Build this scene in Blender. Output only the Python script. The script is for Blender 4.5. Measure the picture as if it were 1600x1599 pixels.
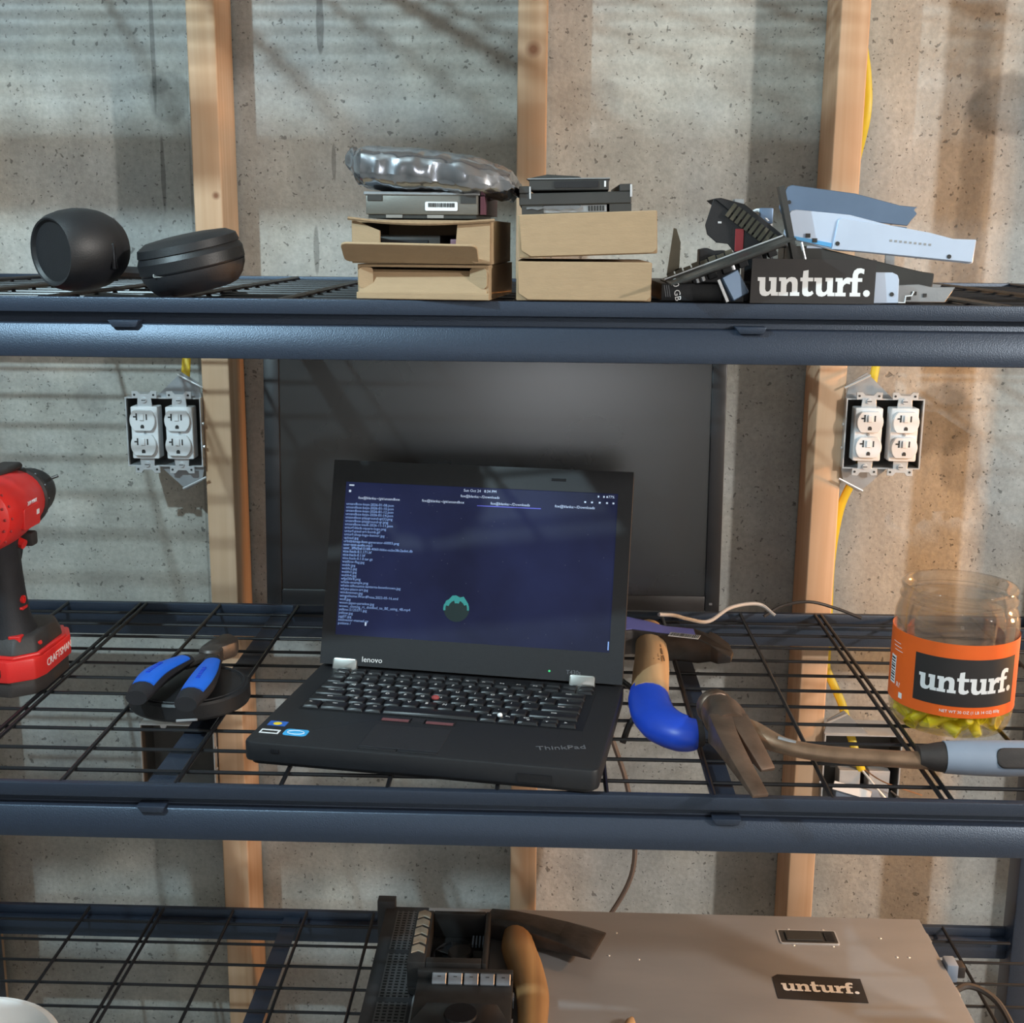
import bpy, bmesh, math, random
from mathutils import Vector, Matrix
random.seed(7)
PI = math.pi
S = bpy.context.scene
C = S.collection
for o in list(bpy.data.objects):
    bpy.data.objects.remove(o)

# ------------------------------------------------------------------ camera
F_PX = 1963.1
cam = bpy.data.cameras.new('camera')
cam.sensor_fit = 'HORIZONTAL'
cam.sensor_width = 36.0
cam.lens = F_PX / 1600 * 36.0
cam.clip_start = 0.02
cam_o = bpy.data.objects.new('camera', cam)
C.objects.link(cam_o)
yaw, pitch, roll = -.0297, .2156, -.0088
fwd = Vector((math.sin(yaw) * math.cos(pitch), math.cos(yaw) * math.cos(pitch), -math.sin(pitch)))
rgt = Vector((math.cos(yaw), -math.sin(yaw), 0))
dwn = fwd.cross(rgt)
r2 = math.cos(roll) * rgt + math.sin(roll) * dwn
d2 = -math.sin(roll) * rgt + math.cos(roll) * dwn
cam_o.matrix_world = Matrix(((r2.x, -d2.x, -fwd.x, .069), (r2.y, -d2.y, -fwd.y, -1.0722), (r2.z, -d2.z, -fwd.z, 1.5007), (0, 0, 0, 1)))
S.camera = cam_o

# ------------------------------------------------------------------ light
w = bpy.data.worlds.new('world')
S.world = w
w.use_nodes = True
w.node_tree.nodes['Background'].inputs[0].default_value = (.55, .62, .75, 1)
w.node_tree.nodes['Background'].inputs[1].default_value = .05
S.view_settings.view_transform = 'Standard'
S.view_settings.look = 'None'
S.view_settings.gamma = 1
S.view_settings.use_curve_mapping = False
S.view_settings.exposure = -.80


def lamp(name, loc, power, col, rad):
    l = bpy.data.lights.new(name, 'POINT')
    l.energy = power
    l.color = col
    l.shadow_soft_size = rad
    o = bpy.data.objects.new(name, l)
    o.location = loc
    C.objects.link(o)
    return o


lamp('ceiling_bulb_cool', (-.73, -.6, 2.12), 112, (.66, .90, 1.0), .016)
lamp('ceiling_bulb_neutral', (2.37, -1.3, 2.1), 335, (1.0, .95, .89), .05)
lamp('warm_lamp', (1.25, .37, 1.13), 58, (1.0, .46, .14), .03)
lamp('monitor_sheen_fill', (.12, -2.7, 1.58), 26, (.92, .95, 1.0), .25)  # soft fill added behind the camera for the monitor's sheen, no known fixture


# ------------------------------------------------------------------ mesh helpers
class G:
    """collects shapes; build() links them as one mesh object"""

    def __init__(s, o=(0, 0, 0), M=None):
        s.v = []
        s.f = []
        s.o = Vector(o)
        s.M = M or Matrix.Identity(4)

    def add(s, vs, fs):
        n = len(s.v)
        s.v += [s.M @ Vector(p) - s.o for p in vs]
        s.f += [tuple(i + n for i in f) for f in fs]
        return s

    def box(s, x0, y0, z0, x1, y1, z1):
        v = [(x0, y0, z0), (x1, y0, z0), (x1, y1, z0), (x0, y1, z0), (x0, y0, z1), (x1, y0, z1), (x1, y1, z1), (x0, y1, z1)]
        return s.add(v, [(3, 2, 1, 0), (4, 5, 6, 7), (0, 1, 5, 4), (1, 2, 6, 5), (2, 3, 7, 6), (3, 0, 4, 7)])

    def prism(s, poly, a, b, ax='z', scale=1.0):
        """extrude a 2D polygon from a to b along axis ax"""
        n = len(poly)
        cx = sum(p[0] for p in poly) / n
        cy = sum(p[1] for p in poly) / n

        def P(p, t):
            if ax == 'z': return (p[0], p[1], t)
            if ax == 'y': return (p[0], t, p[1])
            return (t, p[0], p[1])
        v = [P(p, a) for p in poly] + [P((cx + (p[0] - cx) * scale, cy + (p[1] - cy) * scale), b) for p in poly]
        f = [tuple(range(n - 1, -1, -1)), tuple(range(n, 2 * n))] + [(i, (i + 1) % n, n + (i + 1) % n, n + i) for i in range(n)]
        return s.add(v, f)

    def loft(s, rings, cap=True, closed=False):
        n = len(rings[0])
        v = [p for r in rings for p in r]
        f = []
        m = len(rings)
        for k in range(m if closed else m - 1):
            a = k * n
            b = ((k + 1) % m) * n
            f += [(a + i, a + (i + 1) % n, b + (i + 1) % n, b + i) for i in range(n)]
        if cap and not closed:
            f += [tuple(range(n - 1, -1, -1)), tuple(range((m - 1) * n, m * n))]
        return s.add(v, f)

    def tube(s, path, r, n=8, flat=1.0, up=(0, 0, 1)):
        path = [Vector(p) for p in path]
        m = len(path)
        rs = r if isinstance(r, (list, tuple)) else [r] * m
        rings = []
        prev = None
        for i, p in enumerate(path):
            t = (path[min(i + 1, m - 1)] - path[max(i - 1, 0)]).normalized()
            u = Vector(up)
            if abs(t.dot(u)) > .95:
                u = Vector((1, 0, 0)) if prev is None else prev
            a = t.cross(u).normalized()
            b = a.cross(t).normalized()
            prev = b
            rings.append([p + a * math.cos(2 * PI * k / n) * rs[i] + b * math.sin(2 * PI * k / n) * rs[i] * flat for k in range(n)])
        return s.loft(rings)

    def lathe(s, prof, c=(0, 0, 0), axis=(0, 0, 1), n=32, cap=True):
        """prof: list of (radius, height)"""
        q = Vector((0, 0, 1)).rotation_difference(Vector(axis).normalized()).to_matrix()
        c = Vector(c)
        rings = [[c + q @ Vector((max(r, 1e-5) * math.cos(2 * PI * k / n), max(r, 1e-5) * math.sin(2 * PI * k / n), h)) for k in range(n)] for r, h in prof]
        return s.loft(rings, cap)

    def ico(s, c, r, n=12, m=8):
        prof = [(math.sin(PI * i / m), -math.cos(PI * i / m)) for i in range(m + 1)]
        rings = [[(c[0] + r[0] * a * math.cos(2 * PI * k / n), c[1] + r[1] * a * math.sin(2 * PI * k / n), c[2] + r[2] * h) for k in range(n)] for a, h in [(max(p[0], 1e-4), p[1]) for p in prof]]
        return s.loft(rings)

    def mesh(s, name, bevel=0, seg=2, angle=35):
        me = bpy.data.meshes.new(name)
        me.from_pydata([tuple(p) for p in s.v], [], s.f)
        bm = bmesh.new()
        bm.from_mesh(me)
        bmesh.ops.recalc_face_normals(bm, faces=bm.faces)
        if bevel:
            ed = [e for e in bm.edges if len(e.link_faces) == 2 and e.calc_face_angle(0) > math.radians(30)]
            bmesh.ops.bevel(bm, geom=ed, offset=bevel, segments=seg, profile=.5, affect='EDGES', clamp_overlap=True)
        for f in bm.faces:
            f.smooth = True
        bm.to_mesh(me)
        bm.free()
        me.set_sharp_from_angle(angle=math.radians(angle))
        return me

    def build(s, name, m, parent=None, bevel=0, seg=2, label=None, angle=35):
        me = s.mesh(name, bevel, seg, angle)
        me.materials.append(m)
        o = bpy.data.objects.new(name, me)
        C.objects.link(o)
        if parent: o.parent = parent
        if label: o['label'] = label
        return o


def thing(name, label, cat, loc=(0, 0, 0), rz=0, group=None):
    o = bpy.data.objects.new(name, None)
    o.empty_display_size = .02
    C.objects.link(o)
    o.location = loc
    o.rotation_euler = (0, 0, rz)
    return tag(o, label, cat, group)


def tag(o, label, cat, group=None):
    o['label'] = label
    o['category'] = cat
    if group: o['group'] = group
    return o


def struct(o):
    o['kind'] = 'structure'
    return o


def inst(me, name, parent, loc=(0, 0, 0), rot=(0, 0, 0), scale=(1, 1, 1)):
    o = bpy.data.objects.new(name, me)
    C.objects.link(o)
    o.parent = parent
    o.location = loc
    o.rotation_euler = rot
    o.scale = scale
    return o


def rrect(x0, y0, x1, y1, r, n=4):
    p = []
    for cx, cy, a in ((x1 - r, y0 + r, -90), (x1 - r, y1 - r, 0), (x0 + r, y1 - r, 90), (x0 + r, y0 + r, 180)):
        for k in range(n + 1):
            t = math.radians(a + 90 * k / n)
            p.append((cx + r * math.cos(t), cy + r * math.sin(t)))
    return p


def smooth_path(pts, n=6):
    """Catmull-Rom"""
    pts = [Vector(p) for p in pts]
    P = [pts[0] * 2 - pts[1]] + pts + [pts[-1] * 2 - pts[-2]]
    out = []
    for i in range(1, len(P) - 2):
        for k in range(n):
            t = k / n
            a, b, c, d = P[i - 1], P[i], P[i + 1], P[i + 2]
            out.append(.5 * ((2 * b) + (c - a) * t + (2 * a - 5 * b + 4 * c - d) * t * t + (3 * b - a - 3 * c + d) * t ** 3))
    out.append(pts[-1])
    return out


def lerp_list(vals, n):
    out = []
    for i in range(len(vals) - 1):
        out += [vals[i] + (vals[i + 1] - vals[i]) * k / n for k in range(n)]
    return out + [vals[-1]]


_dg = None


def text_mesh(s, size, ext=.0002, align='CENTER'):
    cu = bpy.data.curves.new('lettering', 'FONT')
    cu.body = s
    cu.size = size
    cu.extrude = ext
    cu.align_x = align
    cu.align_y = 'CENTER'
    cu.resolution_u = 2
    o = bpy.data.objects.new('lettering', cu)
    C.objects.link(o)
    dg = bpy.context.evaluated_depsgraph_get()
    me = bpy.data.meshes.new_from_object(o.evaluated_get(dg))
    bpy.data.objects.remove(o)
    bpy.data.curves.remove(cu)
    return me


def text(s, size, m, parent, M, name='lettering', ext=.0002, align='CENTER'):
    me = text_mesh(s, size, ext, align)
    me.transform(M)
    me.materials.append(m)
    me.name = name
    o = bpy.data.objects.new(name, me)
    C.objects.link(o)
    o.parent = parent
    return o


def frame(o, x, z):
    """matrix with origin o, local x axis along x, local z (normal) along z"""
    x = Vector(x).normalized()
    z = Vector(z).normalized()
    y = z.cross(x).normalized()
    x = y.cross(z)
    return Matrix(((x.x, y.x, z.x, o[0]), (x.y, y.y, z.y, o[1]), (x.z, y.z, z.z, o[2]), (0, 0, 0, 1)))


# ------------------------------------------------------------------ materials
def nodes(name):
    m = bpy.data.materials.new(name)
    m.use_nodes = True
    nt = m.node_tree
    return m, nt, nt.nodes, nt.links, nt.nodes['Principled BSDF']


def mat(name, col, rough=.5, metal=0., var=.08, scale=30., bump=0., bscale=300., spec=.5, stretch=(1, 1, 1), emit=None, estr=1., trans=0., rvar=.0, coat=0.):
    m, nt, N, L, b = nodes(name)
    tc = N.new('ShaderNodeTexCoord')
    mp = N.new('ShaderNodeMapping')
    mp.inputs['Scale'].default_value = stretch
    L.new(tc.outputs['Object'], mp.inputs[0])
    nz = N.new('ShaderNodeTexNoise')
    nz.inputs['Scale'].default_value = scale
    nz.inputs['Detail'].default_value = 5
    L.new(mp.outputs[0], nz.inputs['Vector'])
    mx = N.new('ShaderNodeMix')
    mx.data_type = 'RGBA'
    mx.inputs['A'].default_value = (*[c * (1 - var * 2) for c in col], 1)
    mx.inputs['B'].default_value = (*[min(1, c * (1 + var * 2)) for c in col], 1)
    L.new(nz.outputs['Fac'], mx.inputs['Factor'])
    L.new(mx.outputs['Result'], b.inputs['Base Color'])
    b.inputs['Roughness'].default_value = rough
    b.inputs['Metallic'].default_value = metal
    b.inputs['Specular IOR Level'].default_value = spec
    b.inputs['Coat Weight'].default_value = coat
    b.inputs['Transmission Weight'].default_value = trans
    if rvar:
        mr = N.new('ShaderNodeMapRange')
        mr.inputs['To Min'].default_value = rough - rvar
        mr.inputs['To Max'].default_value = rough + rvar
        L.new(nz.outputs['Fac'], mr.inputs['Value'])
        L.new(mr.outputs[0], b.inputs['Roughness'])
    if bump:
        n2 = N.new('ShaderNodeTexNoise')
        n2.inputs['Scale'].default_value = bscale
        L.new(mp.outputs[0], n2.inputs['Vector'])
        bp = N.new('ShaderNodeBump')
        bp.inputs['Strength'].default_value = bump
        bp.inputs['Distance'].default_value = .001
        L.new(n2.outputs['Fac'], bp.inputs['Height'])
        L.new(bp.outputs[0], b.inputs['Normal'])
    if emit:
        b.inputs['Emission Color'].default_value = (*emit, 1)
        b.inputs['Emission Strength'].default_value = estr
    return m


def concrete(name, base=(.40, .41, .39), stains=(), pits=True):
    m, nt, N, L, b = nodes(name)
    tc = N.new('ShaderNodeTexCoord')
    co = tc.outputs['Object']

    def noise(sc, det=4, vec=None, rough=.6):
        n = N.new('ShaderNodeTexNoise')
        n.inputs['Scale'].default_value = sc
        n.inputs['Detail'].default_value = det
        n.inputs['Roughness'].default_value = rough
        L.new(vec or co, n.inputs['Vector'])
        return n.outputs['Fac']

    def mr(x, a, b_, c, d, smooth=True):
        n = N.new('ShaderNodeMapRange')
        if smooth: n.interpolation_type = 'SMOOTHSTEP'
        L.new(x, n.inputs['Value'])
        for k, v in zip(('From Min', 'From Max', 'To Min', 'To Max'), (a, b_, c, d)):
            n.inputs[k].default_value = v
        return n.outputs[0]

    def mul(a, b_, op='MULTIPLY'):
        n = N.new('ShaderNodeMath')
        n.operation = op
        L.new(a, n.inputs[0])
        if isinstance(b_, (int, float)): n.inputs[1].default_value = b_
        else: L.new(b_, n.inputs[1])
        return n.outputs[0]
    f = mr(noise(2.2, 5), .3, .7, .80, 1.12)
    f = mul(f, mr(noise(14, 6), .3, .75, .87, 1.09))
    f = mul(f, mr(noise(150, 3), .3, .7, .90, 1.08))
    # vertical formwork streaking
    mp = N.new('ShaderNodeMapping')
    mp.inputs['Scale'].default_value = (9, 9, .7)
    L.new(co, mp.inputs[0])
    f = mul(f, mr(noise(1.6, 4, mp.outputs[0]), .35, .7, .90, 1.05))
    height = noise(90, 5)
    if pits:
        for sc, keep, r0, dark in ((95, .54, .28, .50), (210, .46, .32, .52), (42, .82, .18, .55)):
            # warp so the bug holes get uneven outlines
            wn = N.new('ShaderNodeTexNoise')
            wn.inputs['Scale'].default_value = sc * 1.1
            L.new(co, wn.inputs['Vector'])
            vm = N.new('ShaderNodeVectorMath')
            vm.operation = 'MULTIPLY_ADD'
            L.new(wn.outputs['Color'], vm.inputs[0])
            vm.inputs[1].default_value = (1.6 / sc, 1.6 / sc, 1.6 / sc)
            L.new(co, vm.inputs[2])
            v = N.new('ShaderNodeTexVoronoi')
            v.inputs['Scale'].default_value = sc
            L.new(vm.outputs[0], v.inputs['Vector'])
            sx = N.new('ShaderNodeSeparateColor')
            L.new(v.outputs['Color'], sx.inputs[0])
            rad = mr(sx.outputs[0], keep, 1, 0.0, r0, False)
            d = mul(v.outputs['Distance'], rad, 'SUBTRACT')
            pit = mr(d, -.05, .02, 1, 0)
            g = mul(mul(pit, -(1 - dark)), 1, 'ADD')
            f = mul(f, g)
            height = mul(height, mul(pit, .8), 'SUBTRACT')
    for (x, z, rx, rz, amt, soft) in stains:
        wn = N.new('ShaderNodeTexNoise')
        wn.inputs['Scale'].default_value = 22
        wn.inputs['Detail'].default_value = 5
        L.new(co, wn.inputs['Vector'])
        sp = N.new('ShaderNodeSeparateXYZ')
        L.new(co, sp.inputs[0])
        dx = mul(mul(sp.outputs[0], x, 'SUBTRACT'), 1 / rx)
        dz = mul(mul(sp.outputs[2], z, 'SUBTRACT'), 1 / rz)
        d = mul(mul(mul(dx, dx), mul(dz, dz), 'ADD'), mul(mul(wn.outputs['Fac'], .5, 'SUBTRACT'), 1.8), 'ADD')
        f = mul(f, mr(d, 1 - soft, 1 + soft, 1 - amt, 1))
    vx = N.new('ShaderNodeVectorMath')
    vx.operation = 'SCALE'
    vx.inputs[0].default_value = base
    L.new(f, vx.inputs['Scale'])
    # slight tint drift
    tint = N.new('ShaderNodeMix')
    tint.data_type = 'RGBA'
    tint.blend_type = 'MULTIPLY'
    tint.inputs['Factor'].default_value = 1
    L.new(vx.outputs[0], tint.inputs['A'])
    ramp = N.new('ShaderNodeMix')
    ramp.data_type = 'RGBA'
    ramp.inputs['A'].default_value = (1.03, 1.0, .95, 1)
    ramp.inputs['B'].default_value = (.97, 1.0, 1.04, 1)
    L.new(mr(noise(3.1, 3), .35, .65, 0, 1), ramp.inputs['Factor'])
    L.new(ramp.outputs['Result'], tint.inputs['B'])
    L.new(tint.outputs['Result'], b.inputs['Base Color'])
    b.inputs['Roughness'].default_value = .85
    bp = N.new('ShaderNodeBump')
    bp.inputs['Strength'].default_value = .5
    bp.inputs['Distance'].default_value = .003
    L.new(height, bp.inputs['Height'])
    L.new(bp.outputs[0], b.inputs['Normal'])
    return m


def wood(name, light, dark, axis='z', sc=1.0, knots=(), rough=.7):
    m, nt, N, L, b = nodes(name)
    tc = N.new('ShaderNodeTexCoord')
    mp = N.new('ShaderNodeMapping')
    st = {'z': (55, 55, 1.6), 'x': (1.6, 55, 55), 'y': (55, 1.6, 55)}[axis]
    mp.inputs['Scale'].default_value = tuple(v * sc for v in st)
    L.new(tc.outputs['Object'], mp.inputs[0])
    n1 = N.new('ShaderNodeTexNoise')
    n1.inputs['Scale'].default_value = 1.0
    n1.inputs['Detail'].default_value = 6
    n1.inputs['Distortion'].default_value = .8
    L.new(mp.outputs[0], n1.inputs['Vector'])
    n2 = N.new('ShaderNodeTexNoise')
    n2.inputs['Scale'].default_value = 7 * sc
    n2.inputs['Detail'].default_value = 3
    L.new(tc.outputs['Object'], n2.inputs['Vector'])
    mx = N.new('ShaderNodeMix')
    mx.data_type = 'RGBA'
    mx.inputs['A'].default_value = (*light, 1)
    mx.inputs['B'].default_value = (*dark, 1)
    ad = N.new('ShaderNodeMath')
    ad.operation = 'MULTIPLY_ADD'
    L.new(n2.outputs['Fac'], ad.inputs[0])
    ad.inputs[1].default_value = .8
    L.new(n1.outputs['Fac'], ad.inputs[2])
    rg = N.new('ShaderNodeMapRange')
    rg.inputs['From Min'].default_value = .55
    rg.inputs['From Max'].default_value = 1.2
    L.new(ad.outputs[0], rg.inputs['Value'])
    L.new(rg.outputs[0], mx.inputs['Factor'])
    last = mx.outputs['Result']
    for (x, z, r) in knots:
        sp = N.new('ShaderNodeSeparateXYZ')
        L.new(tc.outputs['Object'], sp.inputs[0])
        vs = N.new('ShaderNodeVectorMath')
        vs.operation = 'DISTANCE'
        cb = N.new('ShaderNodeCombineXYZ')
        L.new(sp.outputs[0], cb.inputs[0])
        L.new(sp.outputs[2], cb.inputs[2])
        L.new(cb.outputs[0], vs.inputs[0])
        vs.inputs[1].default_value = (x, 0, z)
        k = N.new('ShaderNodeMapRange')
        k.inputs['From Min'].default_value = r * .5
        k.inputs['From Max'].default_value = r * 1.6
        k.inputs['To Min'].default_value = 1
        k.inputs['To Max'].default_value = 0
        L.new(vs.outputs['Value'], k.inputs['Value'])
        kx = N.new('ShaderNodeMix')
        kx.data_type = 'RGBA'
        L.new(k.outputs[0], kx.inputs['Factor'])
        L.new(last, kx.inputs['A'])
        kx.inputs['B'].default_value = (.22, .09, .04, 1)
        last = kx.outputs['Result']
    L.new(last, b.inputs['Base Color'])
    b.inputs['Roughness'].default_value = rough
    bp = N.new('ShaderNodeBump')
    bp.inputs['Strength'].default_value = .25
    bp.inputs['Distance'].default_value = .001
    L.new(n1.outputs['Fac'], bp.inputs['Height'])
    L.new(bp.outputs[0], b.inputs['Normal'])
    return m


M = {}
M['steel_paint'] = mat('steel_paint', (.017, .023, .038), .42, 0, .12, 400, .25, 900, spec=.85)
M['steel_paint'].node_tree.nodes['Principled BSDF'].inputs['Specular Tint'].default_value = (.66, .80, 1.0, 1)
M['wire'] = mat('wire_coat', (.009, .0095, .012), .36, .1, .1, 60)
M['black_pl'] = mat('black_plastic', (.010, .0105, .0125), .48, 0, .15, 60, .15, 900)
M['black_soft'] = mat('black_rubber', (.014, .014, .017), .62, 0, .15, 80, .2, 700)
M['black_gloss'] = mat('black_gloss', (.012, .012, .014), .22, 0, .1, 40)
M['laptop'] = mat('laptop_shell', (.012, .0128, .0155), .50, 0, .12, 200, .15, 1500)
M['key'] = mat('key_cap', (.009, .009, .011), .40, 0, .1, 100)
M['legend'] = mat('legend_print', (.75, .75, .76), .6, 0, .03, 50)
M['dim_print'] = mat('dim_print', (.15, .155, .17), .5, .3, .03, 50)
M['red'] = mat('red_plastic', (.62, .022, .020), .38, 0, .06, 50, .1, 600)
M['red_dark'] = mat('dull_red', (.30, .03, .035), .5, 0, .1, 60)
M['blue'] = mat('blue_grip', (.012, .12, .62), .5, 0, .06, 60, .1, 500)
M['blue_dip'] = mat('blue_dip', (.012, .06, .50), .42, 0, .06, 40)
M['card'] = mat('cardboard', (.37, .258, .152), .85, 0, .06, 60, .2, 300, stretch=(1, 1, 4))
M['card_edge'] = mat('cardboard_edge', (.28, .18, .10), .9, 0, .15, 300, .3, 400)
M['white'] = mat('white_plastic', (.74, .76, .78), .38, 0, .02, 40)
M['slot'] = mat('slot_shadow_gap', (.03, .03, .03), .6, 0, .1, 60)
M['zinc'] = mat('zinc_steel', (.62, .64, .66), .40, .55, .08, 60, .1, 400)
M['zinc_dull'] = mat('dull_zinc', (.36, .38, .40), .5, .7, .1, 50, .1, 400)
M['box_in'] = mat('box_interior', (.09, .085, .08), .6, .3, .15, 40)
M['yellow'] = mat('yellow_jacket', (.80, .56, .03), .45, 0, .06, 60)
M['copper'] = mat('bare_copper', (.75, .36, .18), .3, .9, .06, 60)
M['white_wire'] = mat('white_wire', (.80, .78, .74), .45, 0, .04, 60)
M['iron'] = mat('worn_iron', (.085, .075, .070), .45, .65, .35, 45, .35, 160, rvar=.12)
M['rust'] = mat('rusty_steel', (.17, .115, .085), .42, .65, .35, 38, .35, 150, rvar=.12)
M['shank'] = mat('shank_steel', (.26, .17, .11), .42, .6, .25, 60, .2, 200, rvar=.1)
M['grip_grey'] = mat('grey_blue_grip', (.22, .27, .35), .55, 0, .05, 50)
M['grip_dark'] = mat('dark_grip', (.030, .025, .024), .6, 0, .15, 80, .2, 400)
M['paper'] = mat('white_paper', (.78, .80, .82), .6, 0, .02, 40)
M['ink'] = mat('black_ink', (.02, .02, .02), .6, 0, .05, 60)
M['sticker_black'] = mat('sticker_black', (.024, .021, .021), .5, 0, .1, 60)
M['sticker_white'] = mat('sticker_white', (.78, .79, .80), .5, 0, .02, 60)
M['foil'] = mat('antistatic_foil', (.42, .44, .48), .20, .95, .12, 25, rvar=.05)
M['drive_grey'] = mat('drive_casting', (.20, .195, .175), .45, .6, .08, 40, .1, 500)
M['drive_dark'] = mat('drive_frame', (.055, .055, .053), .45, .4, .1, 50)
M['blue_metal'] = mat('blue_tinted_bracket', (.15, .22, .33), .4, .55, .08, 30)
M['white_metal'] = mat('pale_bracket', (.56, .66, .82), .42, .25, .05, 25)
M['blue_strip'] = mat('blue_strip', (.10, .38, .72), .5, 0, .05, 40)
M['pcb'] = mat('board_dark', (.030, .032, .030), .42, .1, .3, 140)
M['tan_pl'] = mat('olive_ribbing', (.075, .066, .045), .55, .1, .15, 90)
M['server'] = mat('server_steel', (.40, .40, .41), .40, .5, .07, 9, .06, 40, rvar=.07, stretch=(1, 3, 1))
M['server_dark'] = mat('server_trim', (.06, .06, .065), .45, .5, .1, 50)
M['dusty_black'] = mat('dusty_black', (.020, .019, .019), .5, 0, .3, 70)
M['key_silver'] = mat('silver_tab', (.33, .34, .37), .35, .7, .12, 90)
M['key_tan'] = mat('tan_tab', (.30, .25, .19), .5, .4, .2, 90)
M['purple'] = mat('purple_label', (.16, .17, .50), .45, 0, .1, 30)
M['mauve'] = mat('mauve_plastic', (.16, .06, .09), .5, 0, .1, 40)
M['cable_grey'] = mat('grey_cable', (.38, .38, .38), .5, 0, .05, 50)
M['cable_dark'] = mat('dark_cable', (.035, .030, .028), .5, 0, .1, 50)
M['cable_brown'] = mat('brown_cable', (.13, .10, .085), .55, 0, .1, 50)
M['nut'] = mat('wire_nut_yellow', (.86, .72, .015), .42, 0, .05, 80)
M['label_orange'] = mat('orange_label', (.80, .125, .015), .45, 0, .05, 30)
M['screen_off'] = mat('dark_panel', (.007, .0074, .0082), .27, 0, .25, 5, spec=.9, rvar=.03, coat=.5)
M['screen_off'].node_tree.nodes['Principled BSDF'].inputs['Coat Roughness'].default_value = .25
M['bezel'] = mat('monitor_bezel', (.014, .0145, .017), .40, 0, .1, 60, .1, 900)
M['tub'] = mat('white_tub', (.80, .80, .80), .4, 0, .03, 20)
M['silver_pl'] = mat('hinge_silver', (.42, .42, .40), .35, .8, .08, 60)
M['text_glow'] = mat('screen_text', (.1, .2, .5), .5, emit=(.42, .62, 1.0), estr=.75)
M['text_bright'] = mat('screen_text_bright', (.2, .3, .5), .5, emit=(.75, .86, 1.0), estr=.95)
M['tab_line'] = mat('screen_line', (.1, .1, .5), .5, emit=(.12, .16, .80), estr=.55)
M['teal'] = mat('screen_teal', (.02, .2, .2), .5, emit=(.08, .50, .50), estr=.6)
M['planet'] = mat('screen_planet', (.01, .02, .02), .5, emit=(.015, .035, .040), estr=1)
M['led'] = mat('green_led', (.02, .4, .1), .5, emit=(.1, .9, .35), estr=.8)
M['sticker_blue'] = mat('sticker_blue', (.03, .12, .45), .4, 0, .3, 150)
M['sticker_cyan'] = mat('sticker_cyan', (.05, .38, .80), .4, 0, .2, 120)
M['nub'] = mat('nub_red', (.28, .045, .045), .7, 0, .1, 400)
M['print_brown'] = mat('faded_print', (.26, .15, .075), .6, 0, .1, 90)
M['stripe'] = mat('faded_red_stripe', (.17, .065, .07), .5, 0, .05, 60)
M['handle_wood'] = wood('handle_wood', (.52, .35, .19), (.36, .21, .10), 'y', .8, rough=.55)
M['handle_wood2'] = wood('handle_wood_warm', (.46, .27, .11), (.20, .10, .04), 'y', .8, rough=.5)


def screen_mat():
    m, nt, N, L, b = nodes('display_picture')
    tc = N.new('ShaderNodeTexCoord')
    n = N.new('ShaderNodeTexNoise')
    n.inputs['Scale'].default_value = 9
    n.inputs['Detail'].default_value = 6
    L.new(tc.outputs['Object'], n.inputs['Vector'])
    cr = N.new('ShaderNodeValToRGB')
    cr.color_ramp.elements[0].position = .35
    cr.color_ramp.elements[0].color = (.010, .015, .060, 1)
    cr.color_ramp.elements[1].position = .72
    cr.color_ramp.elements[1].color = (.024, .036, .130, 1)
    L.new(n.outputs['Fac'], cr.inputs[0])
    v = N.new('ShaderNodeTexVoronoi')
    v.inputs['Scale'].default_value = 95
    L.new(tc.outputs['Object'], v.inputs['Vector'])
    mr = N.new('ShaderNodeMapRange')
    mr.inputs['From Min'].default_value = .03
    mr.inputs['From Max'].default_value = .07
    mr.inputs['To Min'].default_value = .10
    mr.inputs['To Max'].default_value = 0
    L.new(v.outputs['Distance'], mr.inputs['Value'])
    ad = N.new('ShaderNodeMix')
    ad.data_type = 'RGBA'
    ad.blend_type = 'ADD'
    ad.inputs['Factor'].default_value = 1
    L.new(cr.outputs[0], ad.inputs['A'])
    L.new(mr.outputs[0], ad.inputs['B'])
    L.new(ad.outputs['Result'], b.inputs['Emission Color'])
    b.inputs['Emission Strength'].default_value = 1.0
    b.inputs['Base Color'].default_value = (.008, .008, .011, 1)
    b.inputs['Specular IOR Level'].default_value = .25
    b.inputs['Roughness'].default_value = .45
    return m


M['display'] = screen_mat()


def clear_mat():
    m, nt, N, L, b = nodes('clear_plastic')
    tc = N.new('ShaderNodeTexCoord')
    n = N.new('ShaderNodeTexNoise')
    n.inputs['Scale'].default_value = 60
    L.new(tc.outputs['Object'], n.inputs['Vector'])
    mr = N.new('ShaderNodeMapRange')
    mr.inputs['To Min'].default_value = .03
    mr.inputs['To Max'].default_value = .10
    L.new(n.outputs['Fac'], mr.inputs['Value'])
    L.new(mr.outputs[0], b.inputs['Roughness'])
    b.inputs['Base Color'].default_value = (.97, .96, .94, 1)
    b.inputs['IOR'].default_value = 1.25
    b.inputs['Transmission Weight'].default_value = 1
    # thin clear wall: glass that lets lamp light through to what is inside
    tr = N.new('ShaderNodeBsdfTransparent')
    tr.inputs[0].default_value = (.95, .94, .92, 1)
    mx = N.new('ShaderNodeMixShader')
    mx.inputs[0].default_value = .70
    L.new(b.outputs[0], mx.inputs[1])
    L.new(tr.outputs[0], mx.inputs[2])
    L.new(mx.outputs[0], N['Material Output'].inputs[0])
    return m


M['clear'] = clear_mat()


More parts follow.
